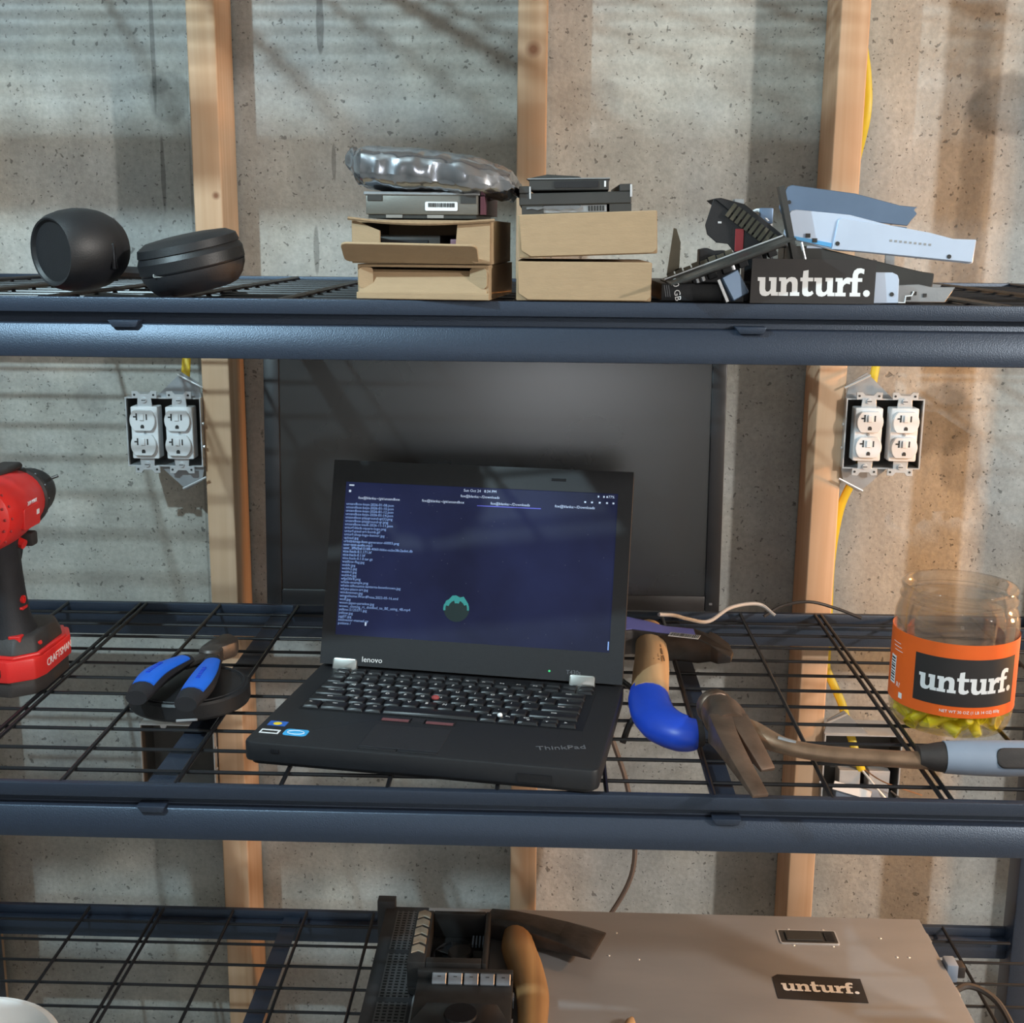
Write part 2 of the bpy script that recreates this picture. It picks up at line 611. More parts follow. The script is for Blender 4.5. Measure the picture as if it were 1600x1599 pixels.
def perf_mat():
    """steel sheet punched with a grid of square holes"""
    m, nt, N, L, b = nodes('perforated_steel')
    tc = N.new('ShaderNodeTexCoord')
    br = N.new('ShaderNodeTexBrick')
    br.offset = 0
    br.inputs['Scale'].default_value = 1
    br.inputs['Brick Width'].default_value = .0072
    br.inputs['Row Height'].default_value = .0060
    br.inputs['Mortar Size'].default_value = .0014
    br.inputs['Color1'].default_value = (.012, .012, .013, 1)
    br.inputs['Color2'].default_value = (.016, .016, .017, 1)
    br.inputs['Mortar'].default_value = (.15, .15, .155, 1)
    L.new(tc.outputs['Object'], br.inputs['Vector'])
    L.new(br.outputs['Color'], b.inputs['Base Color'])
    b.inputs['Roughness'].default_value = .45
    b.inputs['Metallic'].default_value = .5
    return m


M['perf'] = perf_mat()

# "unturf." slab-serif glyphs, x-height 1
GL = {
    'u': ([(0, 1), (.42, 1), (.42, .36), (.47, .24), (.57, .21), (.67, .27), (.72, .38), (.72, .8), (.62, .8), (.62, 1), (1.03, 1), (1.03, .2), (1.14, .2), (1.14, 0), (.76, 0), (.74, .13), (.62, .02), (.46, -.03), (.26, 0), (.14, .12), (.11, .3), (.11, .8), (0, .8)], 1.17),
    'n': ([(0, 1), (.38, 1), (.4, .87), (.52, .98), (.68, 1.03), (.88, 1), (1.0, .88), (1.03, .7), (1.03, .2), (1.14, .2), (1.14, 0), (.62, 0), (.62, .2), (.72, .2), (.72, .64), (.68, .76), (.58, .79), (.47, .7), (.42, .58), (.42, .2), (.52, .2), (.52, 0), (0, 0), (0, .2), (.11, .2), (.11, .8), (0, .8)], 1.17),
    't': ([(0, 1), (.12, 1), (.15, 1.36), (.43, 1.42), (.43, 1), (.70, 1), (.70, .8), (.43, .8), (.43, .32), (.48, .22), (.57, .22), (.66, .3), (.75, .14), (.62, .02), (.44, -.03), (.24, 0), (.14, .1), (.12, .26), (.12, .8), (0, .8)], .76),
    'r': ([(0, 1), (.38, 1), (.4, .84), (.5, .97), (.62, 1.03), (.80, 1.02), (.80, .66), (.6, .70), (.48, .62), (.42, .5), (.42, .2), (.58, .2), (.58, 0), (0, 0), (0, .2), (.11, .2), (.11, .8), (0, .8)], .80),
    'f': ([(0, 1), (.12, 1), (.13, 1.2), (.2, 1.4), (.36, 1.52), (.56, 1.54), (.76, 1.48), (.74, 1.22), (.58, 1.28), (.46, 1.24), (.42, 1.14), (.42, 1), (.66, 1), (.66, .8), (.42, .8), (.42, .2), (.58, .2), (.58, 0), (0, 0), (0, .2), (.11, .2), (.11, .8), (0, .8)], .72),
    '.': ([(.2 + .19 * math.cos(k * PI / 5), .17 + .19 * math.sin(k * PI / 5)) for k in range(10)], .42)}
UNT_W = sum(GL[c][1] for c in 'unturf.')


def unturf(parent, fn, width, name='sticker_lettering', m=None):
    """fn maps glyph plane (u, v, h) in metres to a 3D point"""
    k = width / UNT_W
    for i, ch in enumerate('unturf.'):
        x0 = sum(GL[c][1] for c in 'unturf.'[:i]) - UNT_W / 2
        g = G()
        bm = bmesh.new()
        poly = [((x0 + p[0]) * k, (p[1] - .55) * k) for p in GL[ch][0]]
        vs = [bm.verts.new((p[0], p[1], 0)) for p in poly]
        f = bm.faces.new(vs)
        bmesh.ops.triangulate(bm, faces=[f])
        bm.verts.index_update()
        n = len(poly)
        g.add([fn(p[0], p[1], .0003) for p in poly] + [fn(p[0], p[1], .0001) for p in poly],
              [tuple(v.index for v in t.verts) for t in bm.faces] + [(a, (a + 1) % n, n + (a + 1) % n, n + a) for a in range(n)])
        bm.free()
        g.build(name, m or M['sticker_white'], parent)


# ================================================================== SETTING
def wst(px, pz, rx, rz, amt, soft=.35):
    return (px, pz, rx, rz, amt, soft)


stains = [wst(-.458, 1.683, .028, .034, .34), wst(-.49, 1.70, .030, .012, .22), wst(-.250, 1.79, .005, .045, .45), wst(-.48, 1.75, .0032, .075, .40),
          wst(-.474, 1.58, .0035, .050, .45), wst(-.235, 1.60, .0035, .025, .4), wst(-.262, 1.48, .004, .035, .4), wst(.613, 1.25, .062, .048, .36),
          wst(.66, 1.19, .030, .05, .25), wst(.675, 1.68, .045, .042, .42), wst(.11, 1.68, .05, .03, .16), wst(-.595, 1.265, .025, .022, .18),
          wst(.64, 1.5, .018, .30, .28, .6), wst(-.435, 1.2, .0018, .5, .30, .5)]
cw = concrete('cast_concrete', (.46, .46, .435), stains)
cp = concrete('plain_concrete', (.34, .34, .33), pits=False)
cl = mat('ceiling_boards', (.34, .32, .29), .8, 0, .15, 6, stretch=(1, 8, 1))
struct(G().box(-2.6, .72, 0, 3.2, .9, 2.5).build('wall_back', cw))
struct(G().box(-2.6, -3.2, -.15, 3.2, .9, 0).build('floor', cp))
struct(G().box(-2.6, -3.2, 2.5, 3.2, .9, 2.6).build('ceiling', cl))
struct(G().box(-2.75, -3.2, 0, -2.6, .9, 2.5).build('wall_left', cp))
struct(G().box(3.2, -3.2, 0, 3.35, .9, 2.5).build('wall_right', cp))
struct(G().box(-2.75, -3.35, 0, 3.35, -3.2, 2.5).build('wall_front', cp))

studs = [(-.4066, 'bare pine wall stud left of the black monitor, beside the bluish-lit outlet box', 0),
         (.0206, 'bare pine wall stud with a round knot, behind the cardboard boxes and monitor', 1),
         (.4284, 'bare pine wall stud lit orange beside the right-hand outlet box', 2),
         (.838, 'bare pine wall stud beyond the right rear post of the rack', 3),
         (-.826, 'bare pine wall stud beyond the left rear post of the rack', 4)]
for x, lab, i in studs:
    kn = {0: [(.030, 1.55, .004)], 1: [(.020, 1.735, .0075)]}.get(i, [])
    wm = wood('stud_pine_%d' % i, (.67, .47, .32), (.49, .30, .17), 'z', 1.0, kn)
    o = G().box(0, 0, 0, .0381, .0866, 2.499).build('wall_stud', wm, None, .0025, 3)
    o.location = (x, .6258, 0)
    tag(o, lab, 'wall stud')

# ================================================================== RACK
LEV = [.535, 1.0, 1.4467, 1.90]
XL, XR = -.735, .734
rack = thing('shelving_rack', 'dark grey steel shelving rack standing against the concrete wall', 'shelving rack', (0, .3, 0))
RO = (0, .3, 0)
for (px, py) in ((XL - .04, -.005), (XR, -.005), (XL - .04, .556), (XR, .556)):
    g = G(RO)
    g.prism([(px, py), (px + .04, py), (px + .04, py + .04), (px, py + .04)], .0005, 2.0)
    g.build('post', M['steel_paint'], rack, .003)
for z in LEV:
    pf = [(.010, -.0125), (.010, -.0215), (.0, -.0215), (-.0065, -.0375), (-.0065, -.0500), (.034, -.0500), (.034, -.0125)]
    G(RO).prism([(a, z + b) for a, b in pf], XL, XR, 'x').build('front_beam', M['steel_paint'], rack, .0012)
    G(RO).prism([(.5914 - a * .55, z + max(b, -.042)) for a, b in pf if b > -.045] + [(.5950, z - .042), (.5735, z - .042), (.5735, z - .0125)], XL, XR, 'x').build('back_beam', M['steel_paint'], rack, .0012)

wl = G().tube([(XL + .004, 0, 0), (XR - .004, 0, 0)], .0020, 8).mesh('long_wire')
wl.materials.append(M['wire'])
wc = G().tube([(0, .006, 0), (0, .586, 0)], .0023, 8).mesh('cross_wire')
wc.materials.append(M['wire'])
deck_lab = {0: 'black wire shelf deck at the bottom, under the steel server', 1: 'black wire shelf deck in the middle, under the open laptop',
            2: 'black wire shelf deck carrying headphones, cardboard boxes and metal brackets', 3: 'black wire shelf deck highest on the rack, out above the frame'}
for li, z in enumerate(LEV):
    d = thing('wire_deck', deck_lab[li], 'wire shelf', (0, 0, z), 0, 'wire decks of the rack')
    G().box(XL, 0, -.0122, XR, .009, .0006).build('front_rail', M['steel_paint'], d, .001)
    G().box(XL, .5824, -.0122, XR, .5914, .0006).build('back_rail', M['steel_paint'], d, .001)
    for k in range(11):
        inst(wl, 'long_wire', d, (0, .043 + .051 * k, -.0045))
    xs = [-.595, -.494, -.4855, -.3828, -.2745, -.1765, -.0768, .0253, .1266, .2253, .3332, .4345, .4430, .545, .645]
    off = {0: 0.0, 1: 0, 2: .012, 3: 0}[li]
    for x in xs:
        inst(wc, 'cross_wire', d, (x + off, 0, -.0012))
    for x in (-.2955, .2363):
        G().box(x - .012, .009, -.0105, x + .012, .583, -.0085).build('support_bar', M['steel_paint'], d)
        G().prism([(x - .0135, -.0185), (x + .0135, -.0185), (x + .011, -.0245), (x - .009, -.0245)], -.005, .0095, 'y').build('support_tab', M['steel_paint'], d, .0008)

ZT, ZM, ZB = LEV[2] + .0012, LEV[1] + .0012, LEV[0] + .0012

# ================================================================== MONITOR
mon = thing('monitor', 'large black flat monitor switched off, standing behind the laptop', 'monitor', (0, .5, ZM))
G().prism(rrect(-.2975, .026, .2915, .412, .008), .006, .040, 'y').build('rear_shell', M['bezel'], mon, .002)
for nm, a in (('bezel', (-.2985, .025, -.2785, .413)), ('bezel', (.2735, .025, .2925, .413)), ('bezel', (-.2785, .025, .2735, .0455)), ('bezel', (-.2785, .395, .2735, .413))):
    G().box(a[0], 0, a[1], a[2], .010, a[3]).build(nm, M['bezel'], mon, .0015)
G().box(-.2785, .0035, .0455, .2735, .006, .395).build('screen_panel', M['screen_off'], mon)
G().box(-.03, .040, .014, .03, .062, .30).build('stand_neck', M['bezel'], mon, .003)
G().prism(rrect(-.12, -.05, .12, .085, .03), 0, .014).build('stand_base', M['bezel'], mon, .003)
G().box(.279, -.0008, .034, .283, .0005, .037).build('power_light', M['dim_print'], mon)

for c_ in mon.children:
    if not c_.name.startswith('stand'):
        c_.rotation_euler = (-.075, 0, 0)

# ================================================================== LAPTOP
lap = thing('laptop', 'open black laptop with a terminal listing on its blue screen', 'laptop', (-.22, .0532, ZM), -.1549)
LW = .343
lt = .2918
BZ = .0245
G().prism(rrect(0, -.004, LW, .231, .008), .0045, BZ).build('base', M['laptop'], lap, .0022)
G().prism(rrect(.004, 0, LW - .004, .228, .01), .001, .0046).build('bottom_cover', M['black_pl'], lap)
# lid in its tilted plane
o_l = Vector((0, .2165, .0268))
upv = Vector((0, math.sin(lt), math.cos(lt)))
nv = Vector((0, -math.cos(lt), math.sin(lt)))


def LP(u, v, h=0):
    return o_l + Vector((u, 0, 0)) + upv * v + nv * h


LM = frame(o_l, (1, 0, 0), nv)
lid = G(M=LM).prism(rrect(.001, .001, .342, .232, .007), -.011, -.001).build('lid', M['laptop'], lap, .002)
for a in ((.001, .001, .0165, .232), (.3262, .001, .342, .232), (.0165, .2075, .3262, .232), (.0165, .001, .3262, .0345)):
    G(M=LM).box(a[0], a[1], -.001, a[2], a[3], .0012).build('screen_bezel', M['laptop'], lap)
scr = G(M=LM).box(.0165, .0345, -.001, .3262, .2075, .0002).build('display', M['display'], lap)
G(M=LM).box(.252, .2185, .0010, .268, .2215, .0016).build('webcam_window', M['black_gloss'], lap)
lines = '''unsandbox-keys-2026-01-08.json
unsandbox-keys-2026-01-10.json
unsandbox-keys-2026-01-12.json
unsandbox-keys-2026-01-14.json
unsandbox-playground-qr(1).png
unsandbox-playground-qr.png
unsandbox-vault-2026-11-11.json
unturf-black-square-logo.png
unturf-pixel-art-bomb.gif
unturf-shop-logo-banner.jpg
upload.jpg
urbitbitmap-font-generator-60003.png
user-test-audio.mp3
user_3f9d3ef-5188-4060-bbbe-ecbe38c2adet.db
vice-hack-0.1.171.bf
vice-hack-0.1.bf
vice-hack-0.1.0.tar.gz
watflow-flag.jpg
webfv.jpg
webfv2.jpg
webfv3.jpg
webfv4.jpg
wfgd30r8.png
whale-example.png
whale-silhouette-lanterns-bowthrown.jpg
whyte-piaco-art.jpg
windowmen.jpg
wingstheme.WordPress.2022-05-16.xml
wolf.jpg
woon-japan-paradox.jpg
wowo_cloning_rt_distilled_to_BE_using_4B.mp4
yellow-5125371.jpg
yellow.jpg
ygg07.jpg
zealoaster-manual.uy
potions /'''.split('\n')
TM = lambda u, v: frame(LP(u, v, .0006), (1, 0, 0), nv)
for i, s in enumerate(lines):
    o = text(s, .0042, M['text_glow'], scr, TM(.0185, .1825 - i * .00386), 'text_line', .00005, 'LEFT')
for s, u, v, z in (('Sun Oct 24   8:34 PM', .1722, .2036, .0043), ('fox@blanka:~/Downloads', .1726, .1972, .0042), ('fox@blanka:~/git/unsandbox', .0565, .1898, .0042),
                   ('fox@blanka:~/git/unsandbox', .1308, .1900, .0042), ('fox@blanka:~/Downloads', .2072, .1904, .0042), ('fox@blanka:~/Downloads', .2794, .1908, .0042), ('77%', .319, .2036, .0040)):
    text(s, z, M['text_bright'], scr, TM(u, v), 'title_text', .00005)


def sbox(n, m, u0, v0, u1, v1):
    return G(M=LM).box(u0, v0, .0003, u1, v1, .0006).build(n, m, scr)


sbox('tab_underline', M['tab_line'], .1698, .1868, .2419, .1877)
sbox('activities_mark', M['text_bright'], .0205, .2030, .0262, .2046)
sbox('tab_button', M['text_bright'], .0205, .1958, .0230, .1984)
for u in (.2895, .297, .3055, .3135, .3205):
    sbox('window_button', M['text_bright'], u, .1960, u + .0020, .1978)
for u in (.304, .310, .3135):
    sbox('tray_icon', M['text_bright'], u, .2026, u + .0016, .2046)
sbox('cursor', M['text_bright'], .0500, .0462, .0518, .0500)
sbox('scroll_bar', M['text_glow'], .3240, .0372, .3252, .0465)
g = G(M=LM)
g.prism([(.154 + .0145 * math.cos(k * PI / 12), .0715 + .0145 * math.sin(k * PI / 12)) for k in range(24)], .0003, .0005)
g.build('wallpaper_planet', M['planet'], scr)
g = G(M=LM)
for a0, a1, ra, rb in ((25, 165, .0095, .0145), (160, 190, .0125, .0150), (-5, 28, .0120, .0142), (70, 110, .0062, .0105)):
    n = 8
    p = [(.154 + ra * math.cos(math.radians(a0 + (a1 - a0) * k / n)), .0715 + ra * math.sin(math.radians(a0 + (a1 - a0) * k / n))) for k in range(n + 1)]
    p += [(.154 + rb * math.cos(math.radians(a1 + (a0 - a1) * k / n)), .0715 + rb * math.sin(math.radians(a1 + (a0 - a1) * k / n)) * (1 + .12 * math.sin(k * 2.3))) for k in range(n + 1)]
    g.prism(p, .0005, .0006)
g.build('wallpaper_wreck', M['teal'], scr)
text('lenovo', .0088, M['legend'], lap, frame(LP(.0615, .0085, .0014), (1, 0, 0), nv), 'maker_lettering')
text('T430s', .0065, M['dim_print'], lap, frame(LP(.2885, .0105, .0014), (1, 0, 0), nv), 'model_lettering')
G(M=LM).lathe([(.0012, .0010), (.0012, .0016)], (.262, .0105, 0), n=10).build('status_light', M['led'], lap)
for u in (.0305, .2985):
    g = G(M=LM)
    g.prism(rrect(u - .014, -.009, u + .014, .0085, .003), -.004, .0035)
    g.build('hinge_cover', M['silver_pl'], lap, .0012)
# keyboard
G().box(.0225, .0875, BZ - .0002, .3165, .2105, BZ + .0004).build('keyboard_well', M['key'], lap)


KEYM = {}


def key(u, v, wd, dp, leg=None, m='key'):
    kk = (round(wd, 4), round(dp, 4), m)
    if kk not in KEYM:
        a, b = wd / 2 - .0009, dp / 2 - .0009
        c, e = a - .0016, b - .0014
        me = G().add([(-a, -b, 0), (a, -b, 0), (a, b, 0), (-a, b, 0), (-c, -e, .0034), (c, -e, .0034), (c, e + .0006, .0030), (-c, e + .0006, .0030)],
                     [(3, 2, 1, 0), (4, 5, 6, 7), (0, 1, 5, 4), (1, 2, 6, 5), (2, 3, 7, 6), (3, 0, 4, 7)]).mesh('key', .0004, 1)
        me.materials.append(M[m])
        KEYM[kk] = me
    o = inst(KEYM[kk], 'key', lap, (u, v, BZ + .0004))
    if leg:
        x0 = 0 if (len(leg) > 2 or m != 'key') else -wd * .12
        text(leg, .0060 if len(leg) == 1 else .0034, M['legend'], o, Matrix.Translation((x0, .0015, .0038)), 'key_legend', .00005)
    return o


U1 = .01895
KX = .0245
rows = [
    (.1165, [('`', 1)] + [(c, 1) for c in '1234567890-='] + [('back', 2)]),
    (.0978, [('Tab', 1.5)] + [(c, 1) for c in 'QWERTYUIOP[]'] + [('\\', 1.5)]),
    (.0790, [('Caps', 1.75)] + [(c, 1) for c in "ASDFGHJKL;'"] + [('Enter', 2.25)]),
    (.0602, [('Shift', 2.25)] + [(c, 1) for c in 'ZXCVBNM,./'] + [('Shift', 2.75)]),
]
VB = .089
for vo, rw in rows:
    x = KX
    v = VB + vo - .0320
    for leg, n in rw:
        key(x + n * U1 / 2, v, n * U1, .0188, leg)
        x += n * U1
x = KX
for leg, n in (('Fn', 1), ('Ctrl', 1.5), ('Win', 1), ('Alt', 1), (None, 5.3), ('Alt', 1), ('Prt', 1), ('Ctrl', 1), (None, 1.05)):
    if leg or n > 2:
        key(x + n * U1 / 2, VB + .0094, n * U1, .0188, leg)
    x += n * U1
for k in range(3):
    key(.2625 + k * U1, VB + .0045, U1, .0098, '<v>'[k])
key(.2625 + U1, VB + .0143, U1, .0098, '^')
for r, (v, n) in enumerate(((.1905, 16), (.2028, 16))):
    for k in range(n):
        if r == 1 and 9 < k < 12: continue
        wdt = .290 / n
        key(KX + (k + .5) * wdt, v, wdt, .0115, ('F%d' % k if r == 0 and 0 < k < 13 else ('Esc' if k == 0 and r == 0 else None)))
G().ico((.1552, .1345, BZ + .0048), (.0042, .0042, .0026)).build('pointing_stick', M['nub'], lap)
# palm rest details
G().box(.112, .0075, BZ - .0002, .190, .0625, BZ + .0005).build('touchpad', M['black_soft'], lap, .0004, 1)
for u in (.112, .1515):
    G().box(u, .0005, BZ - .0002, u + .0385, .0068, BZ + .0010).build('touchpad_button', M['laptop'], lap, .0006)
for u in (.1145, .1600):
    g = G()
    g.box(u, .0725, BZ - .0002, u + .0295, .0835, BZ + .0016)
    g.build('stick_button', M['laptop'], lap, .0008)
    G().box(u + .001, .0722, BZ + .0008, u + .0285, .0765, BZ + .0019).build('button_stripe', M['stripe'], lap)
G().box(.1455, .0735, BZ - .0002, .1585, .0835, BZ + .0014).build('middle_button', M['black_soft'], lap)
G().box(.0075, .0385, BZ, .0262, .0500, BZ + .0003).build('badge_sticker', M['sticker_blue'], lap)
G().box(.0068, .0188, BZ, .0262, .0285, BZ + .0003).build('badge_sticker', M['paper'], lap)
G().box(.0085, .0208, BZ + .0003, .0245, .0255, BZ + .0004).build('badge_print', M['ink'], lap)
G().prism(rrect(.0305, .0178, .0545, .0335, .004), BZ, BZ + .0003).build('badge_sticker', M['sticker_cyan'], lap)
G().ico((.0168, .0440, BZ + .0004), (.0045, .0040, .0003)).build('badge_flag', M['yellow'], lap)
g = G(M=frame((.0425, .0257, BZ + .0004), (1, 0, 0), (0, 0, 1)))
g.tube([(.0085 * math.cos(t * PI / 8), .0045 * math.sin(t * PI / 8), 0) for t in range(17)], .0004, 5)
g.build('badge_swirl', M['paper'], lap)
text('ThinkPad', .0128, M['dim_print'], lap, frame((.3015, .0420, BZ + .0002), (1, .28, 0), (0, 0, 1)), 'brand_lettering')
G().box(.028, -.0050, .0150, .036, -.0035, .0190).build('lid_latch_slot', M['black_gloss'], lap)
G().box(.268, -.0050, .0080, .300, -.0035, .0160).build('card_slot', M['black_gloss'], lap)
G().ico((.2305, .1010, BZ + .0045), (.0028, .0028, .0024)).build('stuck_crumb', M['paper'], lap)

# ================================================================== HEADPHONES
hp = thing('headphones', 'black over-ear headphones lying at the left end of the upper shelf', 'headphones', (-.30, .06, ZT))
HO = (-.30, .06, ZT)
ax = Vector((.56, .82, .06))
c0 = Vector((-.3640, .022, ZT + .0362))
G(HO).lathe([(.0, .0035), (.0255, .0030), (.0275, .0005), (.0290, .0), (.0320, .005), (.0350, .016), (.0362, .027), (.0355, .038), (.0335, .048), (.0320, .052)], c0, ax, 40).build('ear_cup', M['black_pl'], hp, angle=28)
G(HO).lathe([(.0318, .0522), (.0308, .0545), (.0280, .060), (.024, .065), (.016, .066), (.014, .060), (0, .060)], c0, ax, 40).build('ear_cushion', M['black_soft'], hp)
g = G(HO)
g.box(-.3150, .0330, ZT + .022, -.3120, .0420, ZT + .044)
g.build('button_strip', M['black_gloss'], hp, .0006)
# second cup lies on its cushion, tilted
ax2 = Vector((-.20, -.10, 1)).normalized()
c2 = Vector((-.2470, .062, ZT + .004))
G(HO).lathe([(.030, .0), (.036, .002), (.0415, .008), (.0455, .016), (.0462, .020)], c2, ax2, 40).build('ear_cushion', M['black_soft'], hp)
G(HO).lathe([(.0462, .0205), (.0470, .022), (.0470, .031), (.0445, .036), (.0455, .0365), (.0440, .043), (.036, .0475), (.02, .049), (0, .0492)], c2, ax2, 40).build('ear_cup', M['black_pl'], hp, angle=25)
pm = frame((-.2700, .0198, ZT + .0170), (1, -.18, .06), (-.2, -1, .15))
G(HO, pm).prism(rrect(-.0050, -.0016, .0050, .0016, .0012), -.001, .0012).build('charging_port_rim', M['silver_pl'], hp)
G(HO, pm).prism(rrect(-.0040, -.0009, .0040, .0009, .0006), .0010, .0014).build('charging_port', M['slot'], hp)
pth = smooth_path([(-.352, .082, ZT + .040), (-.392, .095, ZT + .034), (-.405, .15, ZT + .020), (-.375, .215, ZT + .014), (-.33, .235, ZT + .012), (-.285, .215, ZT + .013), (-.262, .165, ZT + .016), (-.250, .115, ZT + .022)], 6)
G(HO).tube(pth, .0095, 10, .7).build('headband', M['black_soft'], hp)
G(HO).tube([(-.300, .088, ZT + .012), (-.285, .085, ZT + .012)], .007, 10).build('swivel_joint', M['black_pl'], hp)

# ================================================================== CARDBOARD BOXES


def open_box(name, lab, x0, x1, y0, y1, z0, z1, rz, kind):
    W_, D_, H_ = x1 - x0, y1 - y0, z1 - z0
    t = .0022
    b = thing(name, lab, 'box', (x0, y0, z0), rz, 'small brown cardboard boxes')
    G().box(0, 0, 0, W_, D_, t).build('bottom_panel', M['card'], b)
    G().box(0, 0, H_ - t, W_, D_, H_).build('top_panel', M['card'], b)
    G().box(0, 0, t, t, D_, H_ - t).build('side_panel', M['card'], b)
    G().box(W_ - t, 0, t, W_, D_, H_ - t).build('side_panel', M['card'], b)
    G().box(t, D_ - t, t, W_ - t, D_, H_ - t).build('back_panel', M['card'], b)
    if kind == 'upper':
        # front flap folded down and out towards the viewer
        fm = frame((W_ / 2, -.0005, .0015), (1, 0, -.03), (0, -.62, -.78))
        G(M=fm).prism(rrect(-W_ / 2 - .006, -.0005, W_ / 2 - .010, .024, .005), -.0011, .0011).build('front_flap', M['card'], b, .0005, 1)
        G(M=frame((.001, -.001, H_ / 2), (.98, -.10, 0), (-.1, -1, 0))).prism([(0, -H_ / 2 + .004), (.024, -H_ / 2 + .004), (.024, H_ / 2 - .009), (.003, H_ / 2 - .001), (0, H_ / 2 - .001)], -.001, .001).build('tuck_flap', M['card'], b)
        G(M=frame((W_ - .001, -.001, H_ / 2), (-.98, -.10, 0), (.1, -1, 0))).prism([(0, -H_ / 2 + .001), (.027, -H_ / 2 + .003), (.029, H_ / 2 - .008), (.012, H_ / 2 - .001), (0, H_ / 2 - .001)], -.001, .001).build('tuck_flap', M['card'], b)
        G().tube(smooth_path([(-.002, -.004, H_ + .001), (W_ * .25, -.008, H_ - .002), (W_ * .6, -.008, H_ - .003), (W_ + .003, -.003, H_)], 5), .0016, 6).build('torn_lip', M['card_edge'], b)
    else:
        # front flap pushed half shut, leaning in at its upper edge
        fm = frame((W_ / 2, -.001, .0052), (1, 0, .015), (0, -.88, .47))
        G(M=fm).prism([(-W_ / 2 + .001, 0), (W_ / 2 - .001, -.001), (W_ / 2 - .002, .016), (W_ / 2 - .018, .0205), (0, .0215), (-W_ / 2 + .006, .0225), (-W_ / 2 + .0015, .018)], -.0011, .0011).build('front_flap', M['card'], b, .0005, 1)
        G().box(-.001, -.0022, 0, W_ + .001, .001, .0058).build('front_lip', M['card'], b, .0006, 1)
        G(M=frame((W_ - .001, -.0005, H_ * .62), (-.98, .30, 0), (-.3, -.98, 0))).prism(rrect(0, -.009, .016, .0085, .004), -.001, .001).build('tuck_flap', M['card'], b)
        G(M=frame((.001, -.0005, H_ * .62), (.98, .30, 0), (.3, -.98, 0))).prism(rrect(0, -.009, .012, .0085, .003), -.001, .001).build('tuck_flap', M['card'], b)
    return b


open_box('cardboard_box', 'lower brown cardboard box of the left stack, front flap pushed half shut', -.0955, .0165, .006, .156, ZT, ZT + .0290, -.10, 'lower')
ub = open_box('cardboard_box', 'upper open cardboard box of the left stack, flap folded down, dark drive inside', -.0995, .0185, .003, .150, ZT + .0297, ZT + .0655, -.075, 'upper')
zc = ZT + .0297
# things inside the open box
di = thing('hard_drive', 'dark hard drive inside the open cardboard box', 'hard drive', (-.0500, .060, zc + .0025), -.075, 'loose hard drives')
G().box(-.0385, -.048, .0, .028, .080, .021).build('casing', M['drive_dark'], di, .001)
G().box(-.0290, -.0490, .003, .0180, -.0478, .017).build('front_panel', M['black_pl'], di, .0004, 1)
pi = thing('plastic_caddy', 'mauve plastic piece beside the drive inside the open cardboard box', 'caddy', (-.014, .055, zc + .0025), -.075)
G().box(0, -.045, 0, .017, .07, .018).build('shell', M['mauve'], pi, .001)
G().box(.0015, -.0462, .010, .0155, -.0448, .0125).build('rib', M['mauve'], pi)

# hard drive with the barcode label on top of the left stack
zd = ZT + .0665
hd = thing('hard_drive', 'grey-brown hard drive with a white barcode label, under the silver bag', 'hard drive', (-.039, .088, zd), -.04, 'loose hard drives')
G().box(-.0470, -.0760, .0035, .0480, .068, .0205).build('casting', M['drive_grey'], hd, .0012)
G().box(-.0450, -.0745, .0005, .0465, .066, .0040).build('circuit_board', M['pcb'], hd)
G().box(-.0485, -.0772, .0195, .0495, .068, .0222).build('top_cover', M['zinc_dull'], hd, .0006, 1)
G().box(-.0455, -.0768, .0150, -.0330, -.0755, .0195).build('corner_notch', M['drive_dark'], hd)
G().box(.0335, -.0768, .0130, .0465, -.0755, .0195).build('corner_notch', M['drive_dark'], hd)
lb = G().prism(rrect(.0035, .0068, .0310, .0142, .0012), -.0763, -.0768, 'y').build('barcode_label', M['paper'], hd)
g = G()
x = .0062
while x < .0285:
    wd = random.choice((.0004, .0007, .0010))
    g.box(x, -.0771, .0098, x + wd, -.0767, .0132)
    x += wd + random.choice((.0004, .0006))
g.build('barcode', M['ink'], lb)
for x in (-.030, .005):
    G().box(x, -.0752, .0008, x + .014, -.0742, .0034).build('connector', M['silver_pl'], hd)
G().box(.0495, -.070, .004, .0530, .06, .0190).build('side_rail', M['mauve'], hd)

# crumpled anti-static bag


